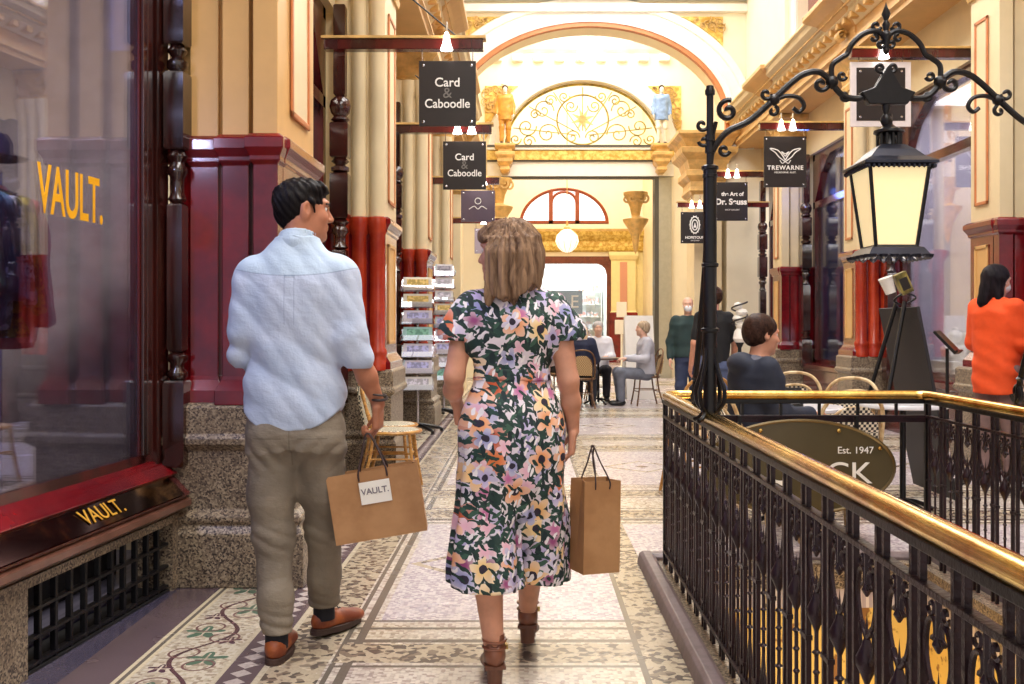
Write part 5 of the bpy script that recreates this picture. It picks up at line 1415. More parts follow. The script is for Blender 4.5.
# shirt
def shirtmat():
    m, nt, b = nt_of('pale_blue_oxford_cloth'); v = coords(nt); x, y, z = sep(v)
    n = noise(v, 6, 4); c = mixc(n.ss(.3, .7), srgb(194, 206, 230), srgb(178, 194, 222))
    back = y.lt(.05)
    yoke = (z-(x*x*.55)-1.455)
    c = mixc(yoke.gt(0)*back*.55, c, srgb(186, 212, 232))
    c = mixc(yoke.abs().lt(.0022)*back*.5, c, srgb(120, 140, 176))
    pl = (x.abs()-.018).abs().lt(.0018)*yoke.lt(0)*z.gt(1.27)*back
    c = mixc(pl*.4, c, srgb(120, 140, 180))
    lp_ = ((x.abs().lt(.02))*((z-1.452).abs().lt(.006)))*back
    c = mixc(lp_*.35, c, srgb(110, 130, 160))
    setc(nt, b, c); b.inputs['Roughness'].default_value = .75; b.inputs['Sheen Weight'].default_value = .15
    w1 = noise(comb(nt, x*1.0+z*.6, y, z*1.6), 7, 5, .6); w2 = noise(comb(nt, x*2.2, y*2.2, z), 16, 4)
    fine = voro(v, 700)['Distance']
    bump(nt, b, w1*.8+w2*.28+fine*.02, .6, .016); return m
SHM = shirtmat()
F = Field((-.36, -.24, .84), (.38, .24, 1.68), .0055)
F.loft([(.86, -.004, .0, .186, .124), (.95, -.004, .0, .192, .126), (1.02, -.004, 0, .188, .122), (1.12, 0, -.0, .174, .114), (1.25, 0, -.005, .178, .112), (1.36, 0, -.01, .188, .114), (1.43, 0, -.012, .190, .108), (1.49, 0, -.01, .176, .094), (1.54, .0, -.005, .130, .08), (1.575, .0, 0, .098, .075), (1.605, .005, 0, .078, .068)], .03, 2.3)
F.cone((-.164, -.005, 1.458), (-.200, -.02, 1.235), .068, .053, .05); F.cone((.170, -.005, 1.458), (.216, -.03, 1.235), .072, .058, .05)
F.cone((-.200, -.02, 1.235), (-.205, .03, 1.165), .053, .049, .03); F.cone((.216, -.03, 1.235), (.236, -.022, 1.155), .058, .052, .03)
# rolled cuffs
F.cone((-.209, -.01, 1.168), (-.205, .035, 1.145), .052, .050, .006); F.cone((.229, -.024, 1.185), (.242, -.015, 1.145), .057, .056, .006)
F.disp(creases(5, .0050, (.9, .2, .4), 19)); F.disp(creases(9, .0035, (.7, .3, .6), 46))
# drapes from the shoulders to the small of the back
def drape(X, Y, Z):
    m_ = np.exp(-((Z-1.12)/.22)**2)
    return .0045*m_*(1-2*np.abs(np.sin(12*X+9*Z+2*np.sin(6*Z))))*(Y < .08)
F.disp(drape)
def hem(X, Y, Z): return (.872+.085*np.clip(np.abs(X)/.19, 0, 1)**3+.02*np.sin(3*X))-Z+0*Y
F.clip(lambda X, Y, Z: np.where(np.abs(X) < .205, hem(X, Y, Z), np.where(Z > 1.1, -1, 1)))
# arm holes at the cuffs
F.obj('shirt', SHM, man, 1)
F = Field((-.12, -.12, 1.54), (.13, .13, 1.69), .004)
F.cone((.004, .0, 1.585), (.010, .004, 1.622), .080, .070, .004); F.cone((.010, .004, 1.56), (.013, .008, 1.70), .071, .060, .004, 'sub')
F.clip(lambda X, Y, Z: Z-(1.640-.35*(Y+.06)))
F.obj('collar', SHM, man, 1)
# trousers
def chino(name, c, c2):
    m, nt, b = nt_of(name); v = coords(nt); x, y, z = sep(v); n = noise(v, 5, 4)
    c_ = mixc(n.ss(.3, .7), c, c2)
    for sx in (-1, 1):   # rear pocket seams
        q = (x-sx*.085).abs().lt(.055)*(z-.845).abs().lt(.0022)*y.lt(0); c_ = mixc(q*.7, c_, tuple(k*.5 for k in c))
    c_ = mixc(x.abs().lt(.0025)*y.lt(0)*z.gt(.74)*.6, c_, tuple(k*.5 for k in c))
    setc(nt, b, c_); b.inputs['Roughness'].default_value = .8
    bump(nt, b, noise(comb(nt, x, y, z*1.8), 11, 4)+noise(v, 40, 3)*.3, .6, .014); return m
KH = chino('khaki_chino_cloth', srgb(136, 125, 110), srgb(116, 106, 94))
F = Field((-.24, -.22, .06), (.26, .40, 1.0), .0055)
F.loft([(.80, -.002, -.005, .160, .110), (.86, -.002, -.008, .172, .118), (.92, -.002, 0, .170, .112), (.98, 0, 0, .160, .104)], .04, 2.3)
F.cone((-.082, -.012, .84), (-.094, -.01, .62), .096, .083, .05); F.cone((-.094, -.01, .62), (-.084, -.012, .45), .083, .068, .05)
F.cone((-.084, -.012, .45), (-.069, -.05, .24), .068, .060, .05); F.cone((-.069, -.05, .24), (-.058, -.068, .10), .060, .056, .04)
F.cone((.082, -.005, .84), (.094, .06, .62), .096, .083, .05); F.cone((.094, .06, .62), (.086, .12, .47), .083, .068, .05)
F.cone((.086, .12, .47), (.072, .18, .26), .068, .060, .05); F.cone((.072, .18, .26), (.060, .235, .12), .060, .057, .04)
F.disp(creases(21, .007, (.35, .3, .9), 17))
def knee(X, Y, Z): return .0035*np.exp(-((Z-.46)/.06)**2)*(1-2*np.abs(np.sin(55*Z+28*X)))+.004*np.exp(-((Z-.15)/.05)**2)*(1-2*np.abs(np.sin(75*Z+22*X)))+.004*np.exp(-((Z-.77)/.06)**2)*(1-2*np.abs(np.sin(40*Z-45*np.abs(X))))
F.disp(knee)
F.clip(lambda X, Y, Z: np.where(X < 0, .108-Z, .128-Z)+0*Y)
F.obj('trousers', KH, man, 1)
TAN = mat('tan_suede_leather', srgb(172, 92, 44), .5, col2=srgb(120, 54, 28), vs=9, bmp=.15, bs_=60); SOLE = mat('brown_rubber_sole', srgb(66, 46, 40), .6)
SOCK = mat('navy_sock', srgb(20, 20, 32), .8)
for (x, y, z, x2, y2, z2) in ((-.060, -.066, .05, -.060, -.062, .15), (.060, .235, .07, .057, .235, .17)):
    a = MB(); a.tube([(x, y, z), (x2, y2, z2)], .043, 14); a.build('sock', SOCK, man, True)
shoe(man, (-.062, -.045, 0), .03, TAN, SOLE); shoe(man, (.066, .262, .012), -.55, TAN, SOLE, pitch=-.04)
a = MB(); a.tube([(.313+.030*math.cos(t)*1.0, .04+.034*math.sin(t), .985+.006*math.sin(t)) for t in np.linspace(0, 2*PI, 20)[:-1]], .0055, 6, closed=True).tube([(.309+.031*math.cos(t), .038+.035*math.sin(t), 1.0-.004*math.cos(t)) for t in np.linspace(0, 2*PI, 20)[:-1]], .004, 6, closed=True)
a.build('bracelet', mat('dark_leather_bracelet', srgb(44, 34, 36), .5), man, True)

# ---------------------------------------------------------------- the woman in the floral jumpsuit
wom = empty('person', (-.0475, 3.65, 0), label='woman walking away in floral jumpsuit and tan ankle boots, long light brown hair', cat='person', group='two shoppers walking side by side')
WM = rotm(1.15, -.03); WC = (-.022, .02, 1.535)
F = Field((-.30, -.24, .04), (.30, .46, 1.69), .0052)
head_prims(F, WC, WM, .98, male=False)
F.cone((0, -.01, 1.35), (-.01, .005, 1.48), .055, .05, .03)
F.loft([(.80, 0, 0, .14, .10), (1.08, 0, 0, .12, .085), (1.25, 0, 0, .14, .09), (1.36, 0, 0, .13, .075)], .04)
F.cone((-.165, 0, 1.33), (-.208, -.03, 1.085), .045, .036, .03); F.cone((-.208, -.03, 1.085), (-.216, .02, 1.03), .035, .034, .02); F.cone((-.216, .02, 1.03), (-.210, .09, .985), .034, .023, .02)
hand_prims(F, (-.210, .085, .99), (.1, .35, -1), (1, 0, -.1), (0, 1, .3), .92, (.7, .8, .85, .9), 1.0, .45)
F.cone((.165, 0, 1.33), (.204, -.03, 1.07), .045, .037, .03); F.cone((.204, -.03, 1.07), (.215, -.005, .99), .037, .034, .02); F.cone((.215, -.005, .99), (.224, .03, .885), .034, .023, .02)
hand_prims(F, (.224, .03, .885), (-.05, .05, -1), (-1, .1, 0), (0, 1, 0), .92, (1.15, 1.2, 1.25, 1.3), 1.0, .5)
F.cone((-.09, 0, .8), (-.088, -.03, .46), .08, .052, .04); F.cone((-.088, -.03, .46), (-.086, -.07, .36), .05, .054, .03); F.cone((-.086, -.07, .36), (-.062, -.09, .11), .054, .034, .03)
F.cone((.09, 0, .8), (.075, .10, .47), .08, .052, .04); F.cone((.075, .10, .47), (.07, .14, .38), .05, .052, .03); F.cone((.07, .14, .38), (.058, .27, .15), .052, .034, .03)
F.obj('body', SK2, wom)
eyes(wom, WC, WM, .98)
def TW(x, y, z): return tuple(Vector(WC)+WM @ (Vector((x, y, z))*.98))
F = Field((-.17, -.18, 1.32), (.15, .17, 1.70), .005)
F.ell(TW(0, -.022, .038), (.086, .105, .088), WM, .01); F.ell(TW(0, .05, .07), (.066, .050, .036), WM, .03)
F.loft([(1.32, -.030, -.092, .066, .020), (1.38, -.022, -.088, .088, .034), (1.43, .0, -.078, .092, .046), (1.48, .012, -.056, .090, .060), (1.54, .014, -.035, .088, .074), (1.58, -.006, -.02, .092, .085)], .04, 2.2)
# curtain falling to both sides of the neck, ragged ends
for (x, y, x2, y2, z2) in ((-.07, -.05, -.085, -.065, 1.39), (-.06, -.08, -.075, -.095, 1.385), (-.02, -.1, -.02, -.115, 1.375), (.03, -.09, .035, -.11, 1.38), (.07, -.05, .08, -.075, 1.385), (.085, -.01, .098, -.02, 1.40)):
    F.cone((x-.01, y, 1.52), (x2-.01, y2, z2), .036, .016, .03)
def strand(X, Y, Z): 
    u = np.arctan2(Y+.03, X+.015); return .005*(1-2*np.abs(np.sin(9*u+7*Z+.8*np.sin(14*Z))))+.0025*np.sin(47*u-14*Z)
F.disp(strand)
Wi = WM.transposed()
def wface(X, Y, Z):
    px, py, pz = X-WC[0], Y-WC[1], Z-WC[2]
    q = [(Wi[i][0]*px+Wi[i][1]*py+Wi[i][2]*pz)/.98 for i in range(3)]
    return np.minimum(q[1]-.018, .040-q[2])
F.clip(wface)
F.clip(lambda X, Y, Z: (1.352+.55*np.clip(X+.01, 0, .2)+.014*np.sin(60*X+20*Y)+.010*np.sin(143*X-30*Y))-Z)
F.obj('hair', hairmat('light_brown_hair', srgb(70, 50, 40), srgb(168, 136, 108), (46, 46, 3)), wom)
def floral():
    m, nt, b = nt_of('floral_print_cloth'); v = coords(nt); x, y, z = sep(v)
    wn = noise(v, 22, 2, col=True); wx, wy, wz = sep(wn)
    u = x+y*.55+(wx-.5)*.022; zz = z+(wy-.5)*.022
    p = comb(nt, u, zz, 0.0)
    c = mixc(noise(p, 17, 2).ss(.50, .53), srgb(226, 216, 226), srgb(32, 58, 54))
    c = mixc(noise(comb(nt, u+3, zz, 0.0), 13, 2).ss(.60, .62), c, srgb(176, 166, 206))
    def flowers(c, i, sc_, R, cols, pet, thr_, eye=.13):
        q = comb(nt, u+i*1.37, zz+i*.77, 0.0); vo = voro(q, sc_, '2D', rnd=.9)
        px, py, pz = sep(vo['Position']); dx = (u+i*1.37)-px; dz = (zz+i*.77)-py
        rr = (dx*dx+dz*dz).sqrt()*sc_; th = dx.atan2(dz); cr = sep(vo['Color'])
        lim = ((th*(pet/2)+cr[2]*6).cos().abs()*.55+.45)*R
        on = cr[0].gt(thr_)*rr.lt(lim)
        pc = ramp(cr[1], [(0, cols[0]), (.4, cols[1]), (.75, cols[2])], True)
        pc = mixc(rr.ss(R*.15, R*.9)*.35, mixc(rr.gt(0)*.25, pc, srgb(190, 90, 40)) if i == 2 else pc, (.92, .86, .84))
        c = mixc(on, c, pc)
        return mixc(on*rr.lt(eye), c, srgb(40, 32, 52)) if eye else c
    def leaves(c, lst):
        for i, (sc_, ang, col, t_) in enumerate(lst):
            ca, sa = math.cos(ang), math.sin(ang)
            q = comb(nt, (u*ca+zz*sa)*2.9+i*3.1, zz*ca-u*sa, 0.0)
            vo = voro(q, sc_, '2D'); c = mixc(vo['Distance'].lt(.34)*sep(vo['Color'])[0].gt(t_), c, col)
        return c
    LILAC = [srgb(176, 164, 210), srgb(150, 152, 202), srgb(206, 196, 226)]; PINK = [srgb(196, 110, 160), srgb(232, 180, 200), srgb(150, 70, 120)]
    ORG = [srgb(214, 104, 50), srgb(190, 78, 40), srgb(228, 130, 72)]; PCH = [srgb(240, 188, 118), srgb(240, 204, 140), srgb(236, 160, 104)]
    c = flowers(c, 0, 9.5, .60, LILAC, 4, .45, .0); c = flowers(c, 2, 6.8, .50, ORG, 4, .60, .0)
    c = leaves(c, ((15, .6, srgb(24, 52, 48), .40), (17, -.8, srgb(58, 92, 76), .5), (18, 1.35, srgb(34, 66, 60), .42), (16, .05, srgb(20, 40, 44), .45)))
    c = flowers(c, 1, 14, .44, PINK, 5, .62, .0); c = flowers(c, 3, 8.6, .46, PCH, 5, .56)
    c = flowers(c, 4, 10.5, .42, LILAC, 5, .72)
    c = leaves(c, ((22, -.4, srgb(238, 232, 236), .76), (20, .9, srgb(30, 56, 50), .66)))
    setc(nt, b, c); b.inputs['Roughness'].default_value = .7
    bump(nt, b, noise(comb(nt, x*1.5, y, z*.8), 10, 4), .45, .015); return m
FLO = floral()
F = Field((-.31, -.22, .26), (.31, .24, 1.46), .0055)
F.loft([(.60, 0.004, .01, .150, .110), (.70, 0.002, .0, .182, .138), (.80, 0, -.005, .192, .146), (.90, 0, -.01, .194, .145), (.985, 0, -.006, .172, .130), (1.05, 0, 0, .144, .106), (1.095, 0, 0, .130, .096), (1.14, 0, 0, .138, .100), (1.22, 0, -.005, .158, .114), (1.29, 0, -.008, .178, .115), (1.345, 0, -.005, .165, .095), (1.385, 0, 0, .12, .075), (1.415, 0, 0, .08, .062)], .03, 2.25)
F.cone((-.150, -.002, 1.335), (-.200, -.01, 1.235), .058, .072, .04, sq=((0, 1, 0), .95)); F.cone((.150, -.002, 1.335), (.200, -.01, 1.235), .058, .072, .04, sq=((0, 1, 0), .95))
F.loft([(.28, -.094, -.055, .140, .135), (.40, -.094, -.04, .134, .135), (.55, -.092, -.02, .122, .135), (.72, -.080, -.005, .106, .130), (.80, -.07, 0, .08, .10)], .05, 2.2)
F.loft([(.28, .106, .10, .100, .15), (.40, .106, .09, .101, .148), (.55, .100, .06, .106, .142), (.72, .084, .01, .102, .128), (.80, .07, 0, .08, .10)], .008, 2.2)
def wf(X, Y, Z):
    lo = np.clip((1.0-Z)/.5, 0, 1); u = np.arctan2(Y, X)
    return lo*(.006*np.sin(9*u+3*Z)+.004*np.sin(17*u-4*Z+1))
F.disp(wf); F.disp(creases(33, .006, (.6, .3, .6), 20))
def wst(X, Y, Z): return .0045*np.exp(-((Z-1.10)/.05)**2)*np.sin(70*X+25*Y)
F.disp(wst)
F.clip(lambda X, Y, Z: (np.where(X < .005, .335, .325)+.006*np.sin(20*X))-Z+0*Y)
F.clip(lambda X, Y, Z: np.where((np.abs(X) > .17) & (Z > 1.0) & (Z < 1.5), (1.213+.05*(np.abs(X)-.2))-Z, -1)+0*Y)
F.obj('jumpsuit', FLO, wom, 1)
F = Field((-.18, -.15, 1.06), (.18, .15, 1.14), .0055)
F.loft([(1.070, 0, 0, .145, .108), (1.10, 0, 0, .139, .104), (1.115, 0, 0, .140, .104)], .01, 2.25); F.disp(folds(3, .002, (1, .3, .3), 60)); F.obj('waist_tie', FLO, wom, 1)
# ankle boots
BT = mat('tan_leather_boot', srgb(130, 78, 54), .38, col2=srgb(92, 52, 38), vs=8, bmp=.1, coat=.2); BSOLE = mat('dark_stacked_heel', srgb(104, 64, 46), .5)
def boot(loc, yaw, pitch):
    e = bpy.data.objects.new('ankle_boot', None); COL.objects.link(e); e.parent = wom; e.location = loc; e.rotation_euler = (pitch, 0, yaw); e.empty_display_size = .05
    F = Field((-.06, -.08, .0), (.06, .22, .26), .005)
    F.ell((0, -.01, .095), (.034, .046, .045), None, .02); F.ell((0, .06, .065), (.036, .065, .036), None, .03); F.ell((0, .125, .038), (.042, .062, .026), None, .03)
    F.cone((0, -.008, .10), (0, -.002, .165), .036, .037, .02)
    F.cone((0, .0, .16), (0, .0, .26), .030, .032, .004, 'sub'); F.ell((0, -.05, .165), (.018, .03, .035), None, .006, 'sub')
    F.clip(lambda X, Y, Z: np.maximum((.062-.0-np.clip((Y-.0)/.09, 0, 1)*.050)-Z, Z-.172)+0*X)
    F.obj('boot_upper', BT, e)
    a = MB(); a.rings([[(.031*math.cos(t)*k, -.018+.034*math.sin(t)*k, z) for t in np.linspace(0, 2*PI, 19)[:-1]] for k, z in ((.86, 0), (.86, .01), (1.0, .068))]); a.build('block_heel', BSOLE, e)
    P = [(-.05, .068, .060), (-.0, .070, .062), (.04, .05, .050), (.085, .022, .036), (.13, .014, .042), (.165, .012, .034), (.186, .014, .012)]
    a = MB(); a.rings([[(-w_, y, z-.012), (w_, y, z-.012), (w_, y, z), (-w_, y, z)] for y, z, w_ in [(p[0], p[1], p[2]*.62) for p in P]]); a.build('boot_sole', BSOLE, e)
    for z in (.128, .152):
        a = MB(); a.tube([(.0395*math.cos(t), -.006+.042*math.sin(t), z+.004*math.sin(t)) for t in np.linspace(0, 2*PI, 22)[:-1]], .0055, 6, closed=True); a.build('boot_strap', BT, e, True)
    a = MB(); a.box(.036, .048, -.02, .004, .118, .136); a.build('buckle', mat('buckle_brass', srgb(180, 150, 90), .3, metal=1) if 'buckle_brass' not in bpy.data.materials else bpy.data.materials['buckle_brass'], e, bevel=.002)
    return e
boot((-.062, -.085, 0), .12, 0); boot((.058, .262, .03), -.05, -.16)

# ---------------------------------------------------------------- paper bags
KR = mat('kraft_paper', srgb(184, 138, 94), .65, col2=srgb(164, 118, 76), vs=5, bmp=.15, bs_=12)
def bag(name, loc, wd, ht, dp, rot, label, taper=.0):
    r = empty(name, loc, label=label, cat='paper bag', group='brown paper shopping bags'); r.rotation_euler = rot
    t = .0015; z0, z1 = -ht, 0
    a = MB()   # open-topped sack with creased gussets, walls with thickness
    def ring(z, k, inn=0):
        w_, d_ = wd/2-inn, dp/2*k-inn; g = d_*.0+ (1-k)*.0
        cr = .018*(z-z0)/ht
        return [(-w_, -d_, z), (w_, -d_, z), (w_-cr, 0, z), (w_, d_, z), (-w_, d_, z), (-w_+cr, 0, z)]
    zs = [z0, z0+ht*.2, z0+ht*.5, z1-.03, z1]; ks = [1, 1, .96, .9, .88]
    outer = [ring(z, k) for z, k in zip(zs, ks)]; inner = [ring(z+(.002 if i == 0 else 0), k, t) for i, (z, k) in enumerate(zip(zs, ks))]
    a.rings(outer+inner[::-1]); a.build('bag_body', KR, r)
    return r
b1 = bag('shopping_bag', (-.590, 3.86, .716), .348, .262, .10, (0, -.155, .08), 'wide brown paper bag with a white VAULT label in the man\'s hand')
a = MB(); a.box(-.055, .062, -.0535, -.0515, -.125, -.04); o = a.build('label', WHITEP, b1)
t = text('VAULT.', .032, mat('grey_print', srgb(120, 112, 124), .5), b1, (.003, -.0545, -.078), ext=.0004, off=.0006)
HB = mat('brown_cord', srgb(58, 40, 40), .6)
for y_, dy in ((-.044, .004), (.044, -.004)):
    a = MB(); a.tube(smoothpts([(-.052, y_*1.05, -.035), (-.05, y_, 0), (-.030, y_*.5, .06), (-.008, y_*.15, .125), (.004, 0, .136), (.016, y_*.15, .122), (.040, y_*.5, .055), (.055, y_, 0), (.056, y_*1.05, -.03)], 4), .004, 6); a.build('handle', HB, b1, True)
b2 = bag('shopping_bag', (.262, 3.70, .700), .150, .335, .125, (0, .03, .42), 'narrow upright plain brown paper bag in the woman\'s right hand')
for y_ in (-.055, .055):
    a = MB(); a.tube(smoothpts([(-.03, y_*1.02, -.03), (-.03, y_, 0), (-.022, y_*.5, .06), (-.022, 0, .115), (-.012, 0, .120), (.0, y_*.5, .07), (.028, y_, 0), (.028, y_*1.02, -.03)], 4), .003, 6); a.build('handle', HB, b2, True)
a = MB(); a.box(-.075, .075, -.0645, -.0635, -.02, -.0); 

# ---------------------------------------------------------------- generic smaller figures
def figure(loc, rz, label, pose='stand', sc=1.0, skin=SK3, top=None, bottom=None, hairc=None, longhair=False, head=(0, 0), longsl=True, res=.010, mask=False, jacket=False, arms=None, group=None, hood=False, apron=None, bald=False, name='person', cat='person', shoes=None, bulk=1.0, short=False):
    r = empty(name, loc, rz, label=label, cat=cat, group=group)
    if pose == 'stand':
        J = dict(pel=(0, 0, .93), chest=(0, 0, 1.32), neck=(0, 0, 1.47), head=(0, .02, 1.635), sh=1.42, kn=[(-.1, .02, .50), (.1, .05, .50)], an=[(-.1, -.02, .08), (.1, .05, .08)])
    else:
        J = dict(pel=(0, -.04, .53), chest=(0, -.03, .92), neck=(0, -.01, 1.06), head=(0, .02, 1.21), sh=1.01, kn=[(-.11, .40, .52), (.11, .40, .52)], an=[(-.11, .38, .08), (.11, .36, .08)])
    if bulk != 1: pass
    sh = J['sh']; cy = J['chest'][1]
    A = arms or ([((-.24, cy-.02, sh-.29), (-.25, cy+.06, sh-.53)), ((.24, cy-.02, sh-.29), (.25, cy+.06, sh-.53))] if pose == 'stand' else [((-.23, cy+.05, sh-.27), (-.12, cy+.30, sh-.27)), ((.23, cy+.05, sh-.27), (.12, cy+.30, sh-.27))])
    HM_ = rotm(head[0], head[1]); hc = Vector(J['head'])
    zt = hc.z+.15
    def mk(lo=(-.42, -.34, 0), hi=(.42, .62, zt+.03)): return Field(lo, hi, res)
    F = mk(); head_prims(F, hc, HM_, 1.0, res < .0085); F.cone(J['neck'], tuple(hc-Vector((0, .015, .06))), .055, .052, .03)
    p, c = J['pel'], J['chest']
    F.loft([(p[2]-.05, 0, p[1], .15, .10), (p[2]+.15, 0, (p[1]+c[1])/2, .14, .10), (c[2]+.05, 0, c[1], .15, .10), (sh+.06, 0, c[1], .09, .06)], .04)
    for i, sx in enumerate((-1, 1)):
        S0 = (sx*.17, cy, sh); F.cone(S0, A[i][0], .05, .042, .03); F.cone(A[i][0], A[i][1], .042, .028, .02)
        d = Vector(A[i][1])-Vector(A[i][0])
        hand_prims(F, A[i][1], d, (-sx, 0, 0) if abs(d.normalized().z) > .5 else (0, 0, -1), (0, 1, 0) if abs(d.normalized().z) > .5 else (-sx, 0, 0), 1.0, (.5, .55, .6, .65), .8, .4)
        F.cone((sx*.09, p[1], p[2]-.03), J['kn'][i], .085, .058, .04); F.cone(J['kn'][i], J['an'][i], .055, .038, .03)
    F.obj('body', skin, r)
    if res < .0085: eyes(r, hc, HM_)
    if top:
        F = mk(); b_ = bulk
        lo_ = p[2]-.02 if not jacket else p[2]-.22
        if pose == 'sit': lo_ = p[2]-.03
        F.loft([(lo_, 0, p[1], .175*b_, .135*b_), (p[2]+.12, 0, p[1]*.7+c[1]*.3, .170*b_, .125*b_), (c[2]-.1, 0, c[1], .178*b_, .122*b_), (c[2]+.05, 0, c[1], .19*b_, .12*b_), (sh+.03, 0, c[1], .15, .09), (sh+.075, 0, c[1], .075, .065)], .03, 2.3)
        for i, sx in enumerate((-1, 1)):
            F.cone((sx*.165, cy, sh-.005), A[i][0] if longsl else tuple(Vector((sx*.165, cy, sh)).lerp(Vector(A[i][0]), .8)), .070*b_, .058*b_, .04)
            if longsl:
                e_ = Vector(A[i][0]).lerp(Vector(A[i][1]), .93); F.cone(A[i][0], tuple(e_), .057*b_, .044*b_, .03)
        if hood: F.ell((0, cy-.09, sh+.03), (.13, .07, .07), None, .04)
        F.disp(folds(int(loc[1]*10), .006, (.6, .3, .6), 34)); F.obj('jacket' if jacket else 'top', top, r)
    if bottom:
        F = mk(); F.loft([(p[2]-.09, 0, p[1], .165, .12), (p[2]+.0, 0, p[1], .17, .125), (p[2]+.07, 0, p[1], .16, .115)], .03, 2.3)
        for i, sx in enumerate((-1, 1)):
            F.cone((sx*.088, p[1], p[2]-.04), J['kn'][i], .098, .080, .04)
            if not short:
                e_ = Vector(J['kn'][i]).lerp(Vector(J['an'][i]), .93); F.cone(J['kn'][i], tuple(e_), .078, .062, .04)
        F.disp(folds(4, .004, (.3, .3, 1), 40)); F.obj('shorts' if short else 'trousers', bottom, r)
        for i in (0, 1): 
            an = J['an'][i]; F = Field((an[0]-.07, an[1]-.1, 0), (an[0]+.07, an[1]+.22, .13), .009)
            F.ell((an[0], an[1]-.01, .05), (.042, .06, .05), None, .02); F.ell((an[0], an[1]+.10, .038), (.046, .09, .036), None, .04); F.clip(lambda X, Y, Z: .004-Z+0*X+0*Y); F.obj('shoe', shoes or BLACKP, r)
    if hairc and not bald:
        F = Field((hc.x-.2, hc.y-.22, hc.z-.34), (hc.x+.2, hc.y+.2, hc.z+.17), min(res, .008))
        def T(x, y, z): return tuple(hc+HM_ @ Vector((x, y, z)))
        F.ell(T(0, -.022, .040), (.087, .106, .090), HM_, .01)
        if longhair:
            F.cone(T(0, -.05, 0), T(0, -.07, -.20), .085, .05, .04)
            for sx in (-1, 1): F.cone(T(sx*.055, -.01, .0), T(sx*.075, .02, -.2), .045, .028, .03)
        else: F.ell(T(0, -.045, -.01), (.077, .072, .068), HM_, .03)
        Mi_ = HM_.transposed()
        def cut(X, Y, Z):
            px, py, pz = X-hc.x, Y-hc.y, Z-hc.z; q1 = Mi_[1][0]*px+Mi_[1][1]*py+Mi_[1][2]*pz; q2 = Mi_[2][0]*px+Mi_[2][1]*py+Mi_[2][2]*pz
            d1 = .8*q1-.6*q2-.032
            return np.where(q2 > -.02, d1, np.maximum(q1-(.04 if longhair else .005), -1))
        F.clip(cut); F.disp(lambda X, Y, Z: .003*np.sin(90*X+30*Z)*np.sin(80*Y+20*Z)); F.obj('hair', hairc, r)
    if mask:
        F = Field((hc.x-.12, hc.y-.12, hc.z-.14), (hc.x+.12, hc.y+.16, hc.z+.04), .007)
        F.ell(tuple(hc+HM_ @ Vector((0, .062, -.045))), (.056, .054, .050), HM_, .01); F.obj('face_mask', MASKM, r)
        a = MB(); 
        for sx in (-1, 1): a.tube([tuple(hc+HM_ @ Vector(q)) for q in ((sx*.05, .07, -.03), (sx*.074, .03, -.012), (sx*.082, -.01, .0))], .003, 4)
        a.build('mask_strap', MASKM, r)
    return r
MASKM = mat('white_face_mask', srgb(232, 234, 240), .7)
GH = hairmat('grey_hair', srgb(150, 144, 144), srgb(206, 200, 198)); BLK = hairmat('black_hair', srgb(12, 10, 14), srgb(40, 34, 40)); BRH = hairmat('dark_brown_curly_hair', srgb(30, 20, 18), srgb(72, 48, 38), (60, 60, 50)); BLH = hairmat('ash_blonde_hair', srgb(140, 116, 92), srgb(206, 186, 160))
def cloth(n, c, v=.25): return mat('cloth_'+n, c, .8, var=v, vs=7, bmp=.3, bs_=14)
# seated man in the navy jacket, profile to the right
figure((1.40, 5.98, -.0), -1.35, 'dark curly-haired man in navy jacket with grey hood seated beside the railing, in profile', 'sit', skin=SK2, top=cloth('navy', srgb(34, 40, 58)), bottom=cloth('jeans', srgb(40, 50, 74)), hairc=BRH, jacket=False, hood=True, res=.008, bulk=1.15, head=(.0, -.12))
sm_ = [o for o in bpy.data.objects if o.get('label', '').startswith('dark curly-haired man')][0]
F = Field((-.2, -.22, .92), (.2, .12, 1.16), .007); F.ell((0, -.085, 1.035), (.125, .065, .065), None, .03); F.cone((-.08, -.05, 1.05), (-.06, .05, 1.03), .04, .03, .03); F.cone((.08, -.05, 1.05), (.06, .05, 1.03), .04, .03, .03)
F.ell((0, 0, 1.12), (.07, .06, .08), None, .01, 'sub'); F.obj('hood', cloth('hood_grey', srgb(96, 98, 112)), sm_)
# woman in orange, standing at the right shop
figure((3.84, 8.15, 0), -1.0, 'black-haired woman in bright orange jacket and white face mask at the right shop', 'stand', skin=SK3, top=cloth('orange', srgb(240, 84, 28), .12), bottom=cloth('rust', srgb(140, 112, 108)), hairc=BLK, longhair=True, head=(-.55, -.25), res=.0095, mask=True, jacket=True, bulk=1.08,
       arms=[((-.22, .03, 1.12), (-.06, .27, 1.06)), ((.22, .03, 1.12), (.06, .29, 1.02))])
figure((3.94, 7.45, 0), 1.4, 'person in a red top beside the woman in orange, cut off at the right edge', 'stand', skin=SK3, top=cloth('crimson', srgb(196, 24, 44), .15), bottom=cloth('charcoal', srgb(50, 48, 54)), hairc=BRH, res=.012, sc=1)
# walkers beyond
figure((2.28, 14.0, -.09), PI-.1, 'bald man in dark green jumper and white mask walking towards the camera', 'stand', skin=SK3, top=cloth('forest', srgb(40, 62, 62)), bottom=cloth('denim', srgb(52, 62, 92)), res=.012, mask=True, bulk=1.1)
figure((2.12, 11.2, -.06), .2, 'person in black T-shirt with yellow bands and blue shorts, behind the lamp post', 'stand', skin=SK2, top=cloth('black', srgb(24, 24, 28)), bottom=cloth('blue', srgb(96, 110, 150)), hairc=BRH, longsl=False, short=True, res=.011)
yb = bpy.data.objects
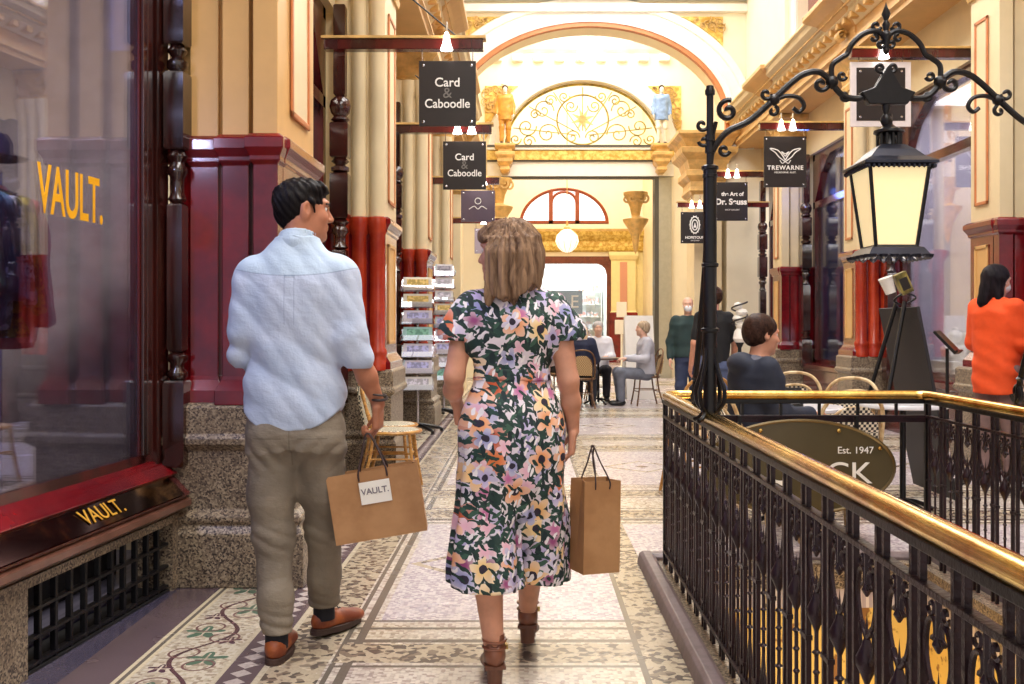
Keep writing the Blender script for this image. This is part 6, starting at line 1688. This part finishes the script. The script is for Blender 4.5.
# seated far group
figure((.86, 15.38, 0), -.25, 'grey-haired man in navy jumper seated with his back to the camera at the far table', 'sit', skin=SK3, top=cloth('dark_navy', srgb(32, 38, 66)), bottom=cloth('slate', srgb(52, 54, 66)), hairc=GH, res=.012, bulk=1.15)
figure((1.24, 16.95, 0), PI, 'white-haired woman in white blouse facing the camera at the far table', 'sit', skin=SK3, top=cloth('white', srgb(232, 230, 236), .08), bottom=cloth('dark', srgb(36, 36, 46)), hairc=GH, res=.012, bulk=1.1)
figure((1.88, 15.85, 0), PI/2+.1, 'ash-blonde woman in white sleeves and grey vest seated in profile facing left', 'sit', skin=SK3, top=cloth('pale_grey', srgb(196, 196, 208), .15), bottom=cloth('grey', srgb(120, 124, 138)), hairc=BLH, res=.012, bulk=1.12)
figure((.60, 16.95, 0), PI+.4, 'person in pale top half hidden behind the man in navy at the far table', 'sit', skin=SK2, top=cloth('pale_pink', srgb(222, 206, 206), .1), bottom=cloth('black_b', srgb(30, 30, 36)), hairc=BLK, res=.013)
# statues on the fanlight brackets
STO = mat('ochre_statue_paint', srgb(214, 150, 60), .4, var=.3, vs=6); STB = mat('blue_statue_paint', srgb(140, 168, 210), .4, var=.3, vs=6); STW_ = mat('ivory_statue_paint', srgb(230, 222, 206), .4)
for X, tp, lb_ in ((-.47, STO, 'painted statue in ochre tunic on the left bracket beside the fan grille'), (3.22, STB, 'painted statue in pale blue tunic on the right bracket beside the fan grille')):
    f = figure((X, YB-.42, 5.52), PI, lb_, 'stand', skin=STW_, top=tp, bottom=tp if tp is STO else STW_, hairc=BRH, res=.016, name='statue', cat='statue', jacket=True, bulk=1.15, shoes=CHAR, short=tp is STB)
    f.scale = (.80, .80, .80)
    b_ = MB(); b_.mbox(X-.18, X+.18, YB-.62, YB, [(-.12, 4.85), (-.06, 4.92), (-.08, 5.0), (.0, 5.1), (0, 5.18), (.05, 5.25), (.05, 5.32), (-.02, 5.34), (-.02, 5.40), (.06, 5.46), (.06, 5.52)]); S('trim_statue_bracket', b_, GOLDY, bevel=.01)
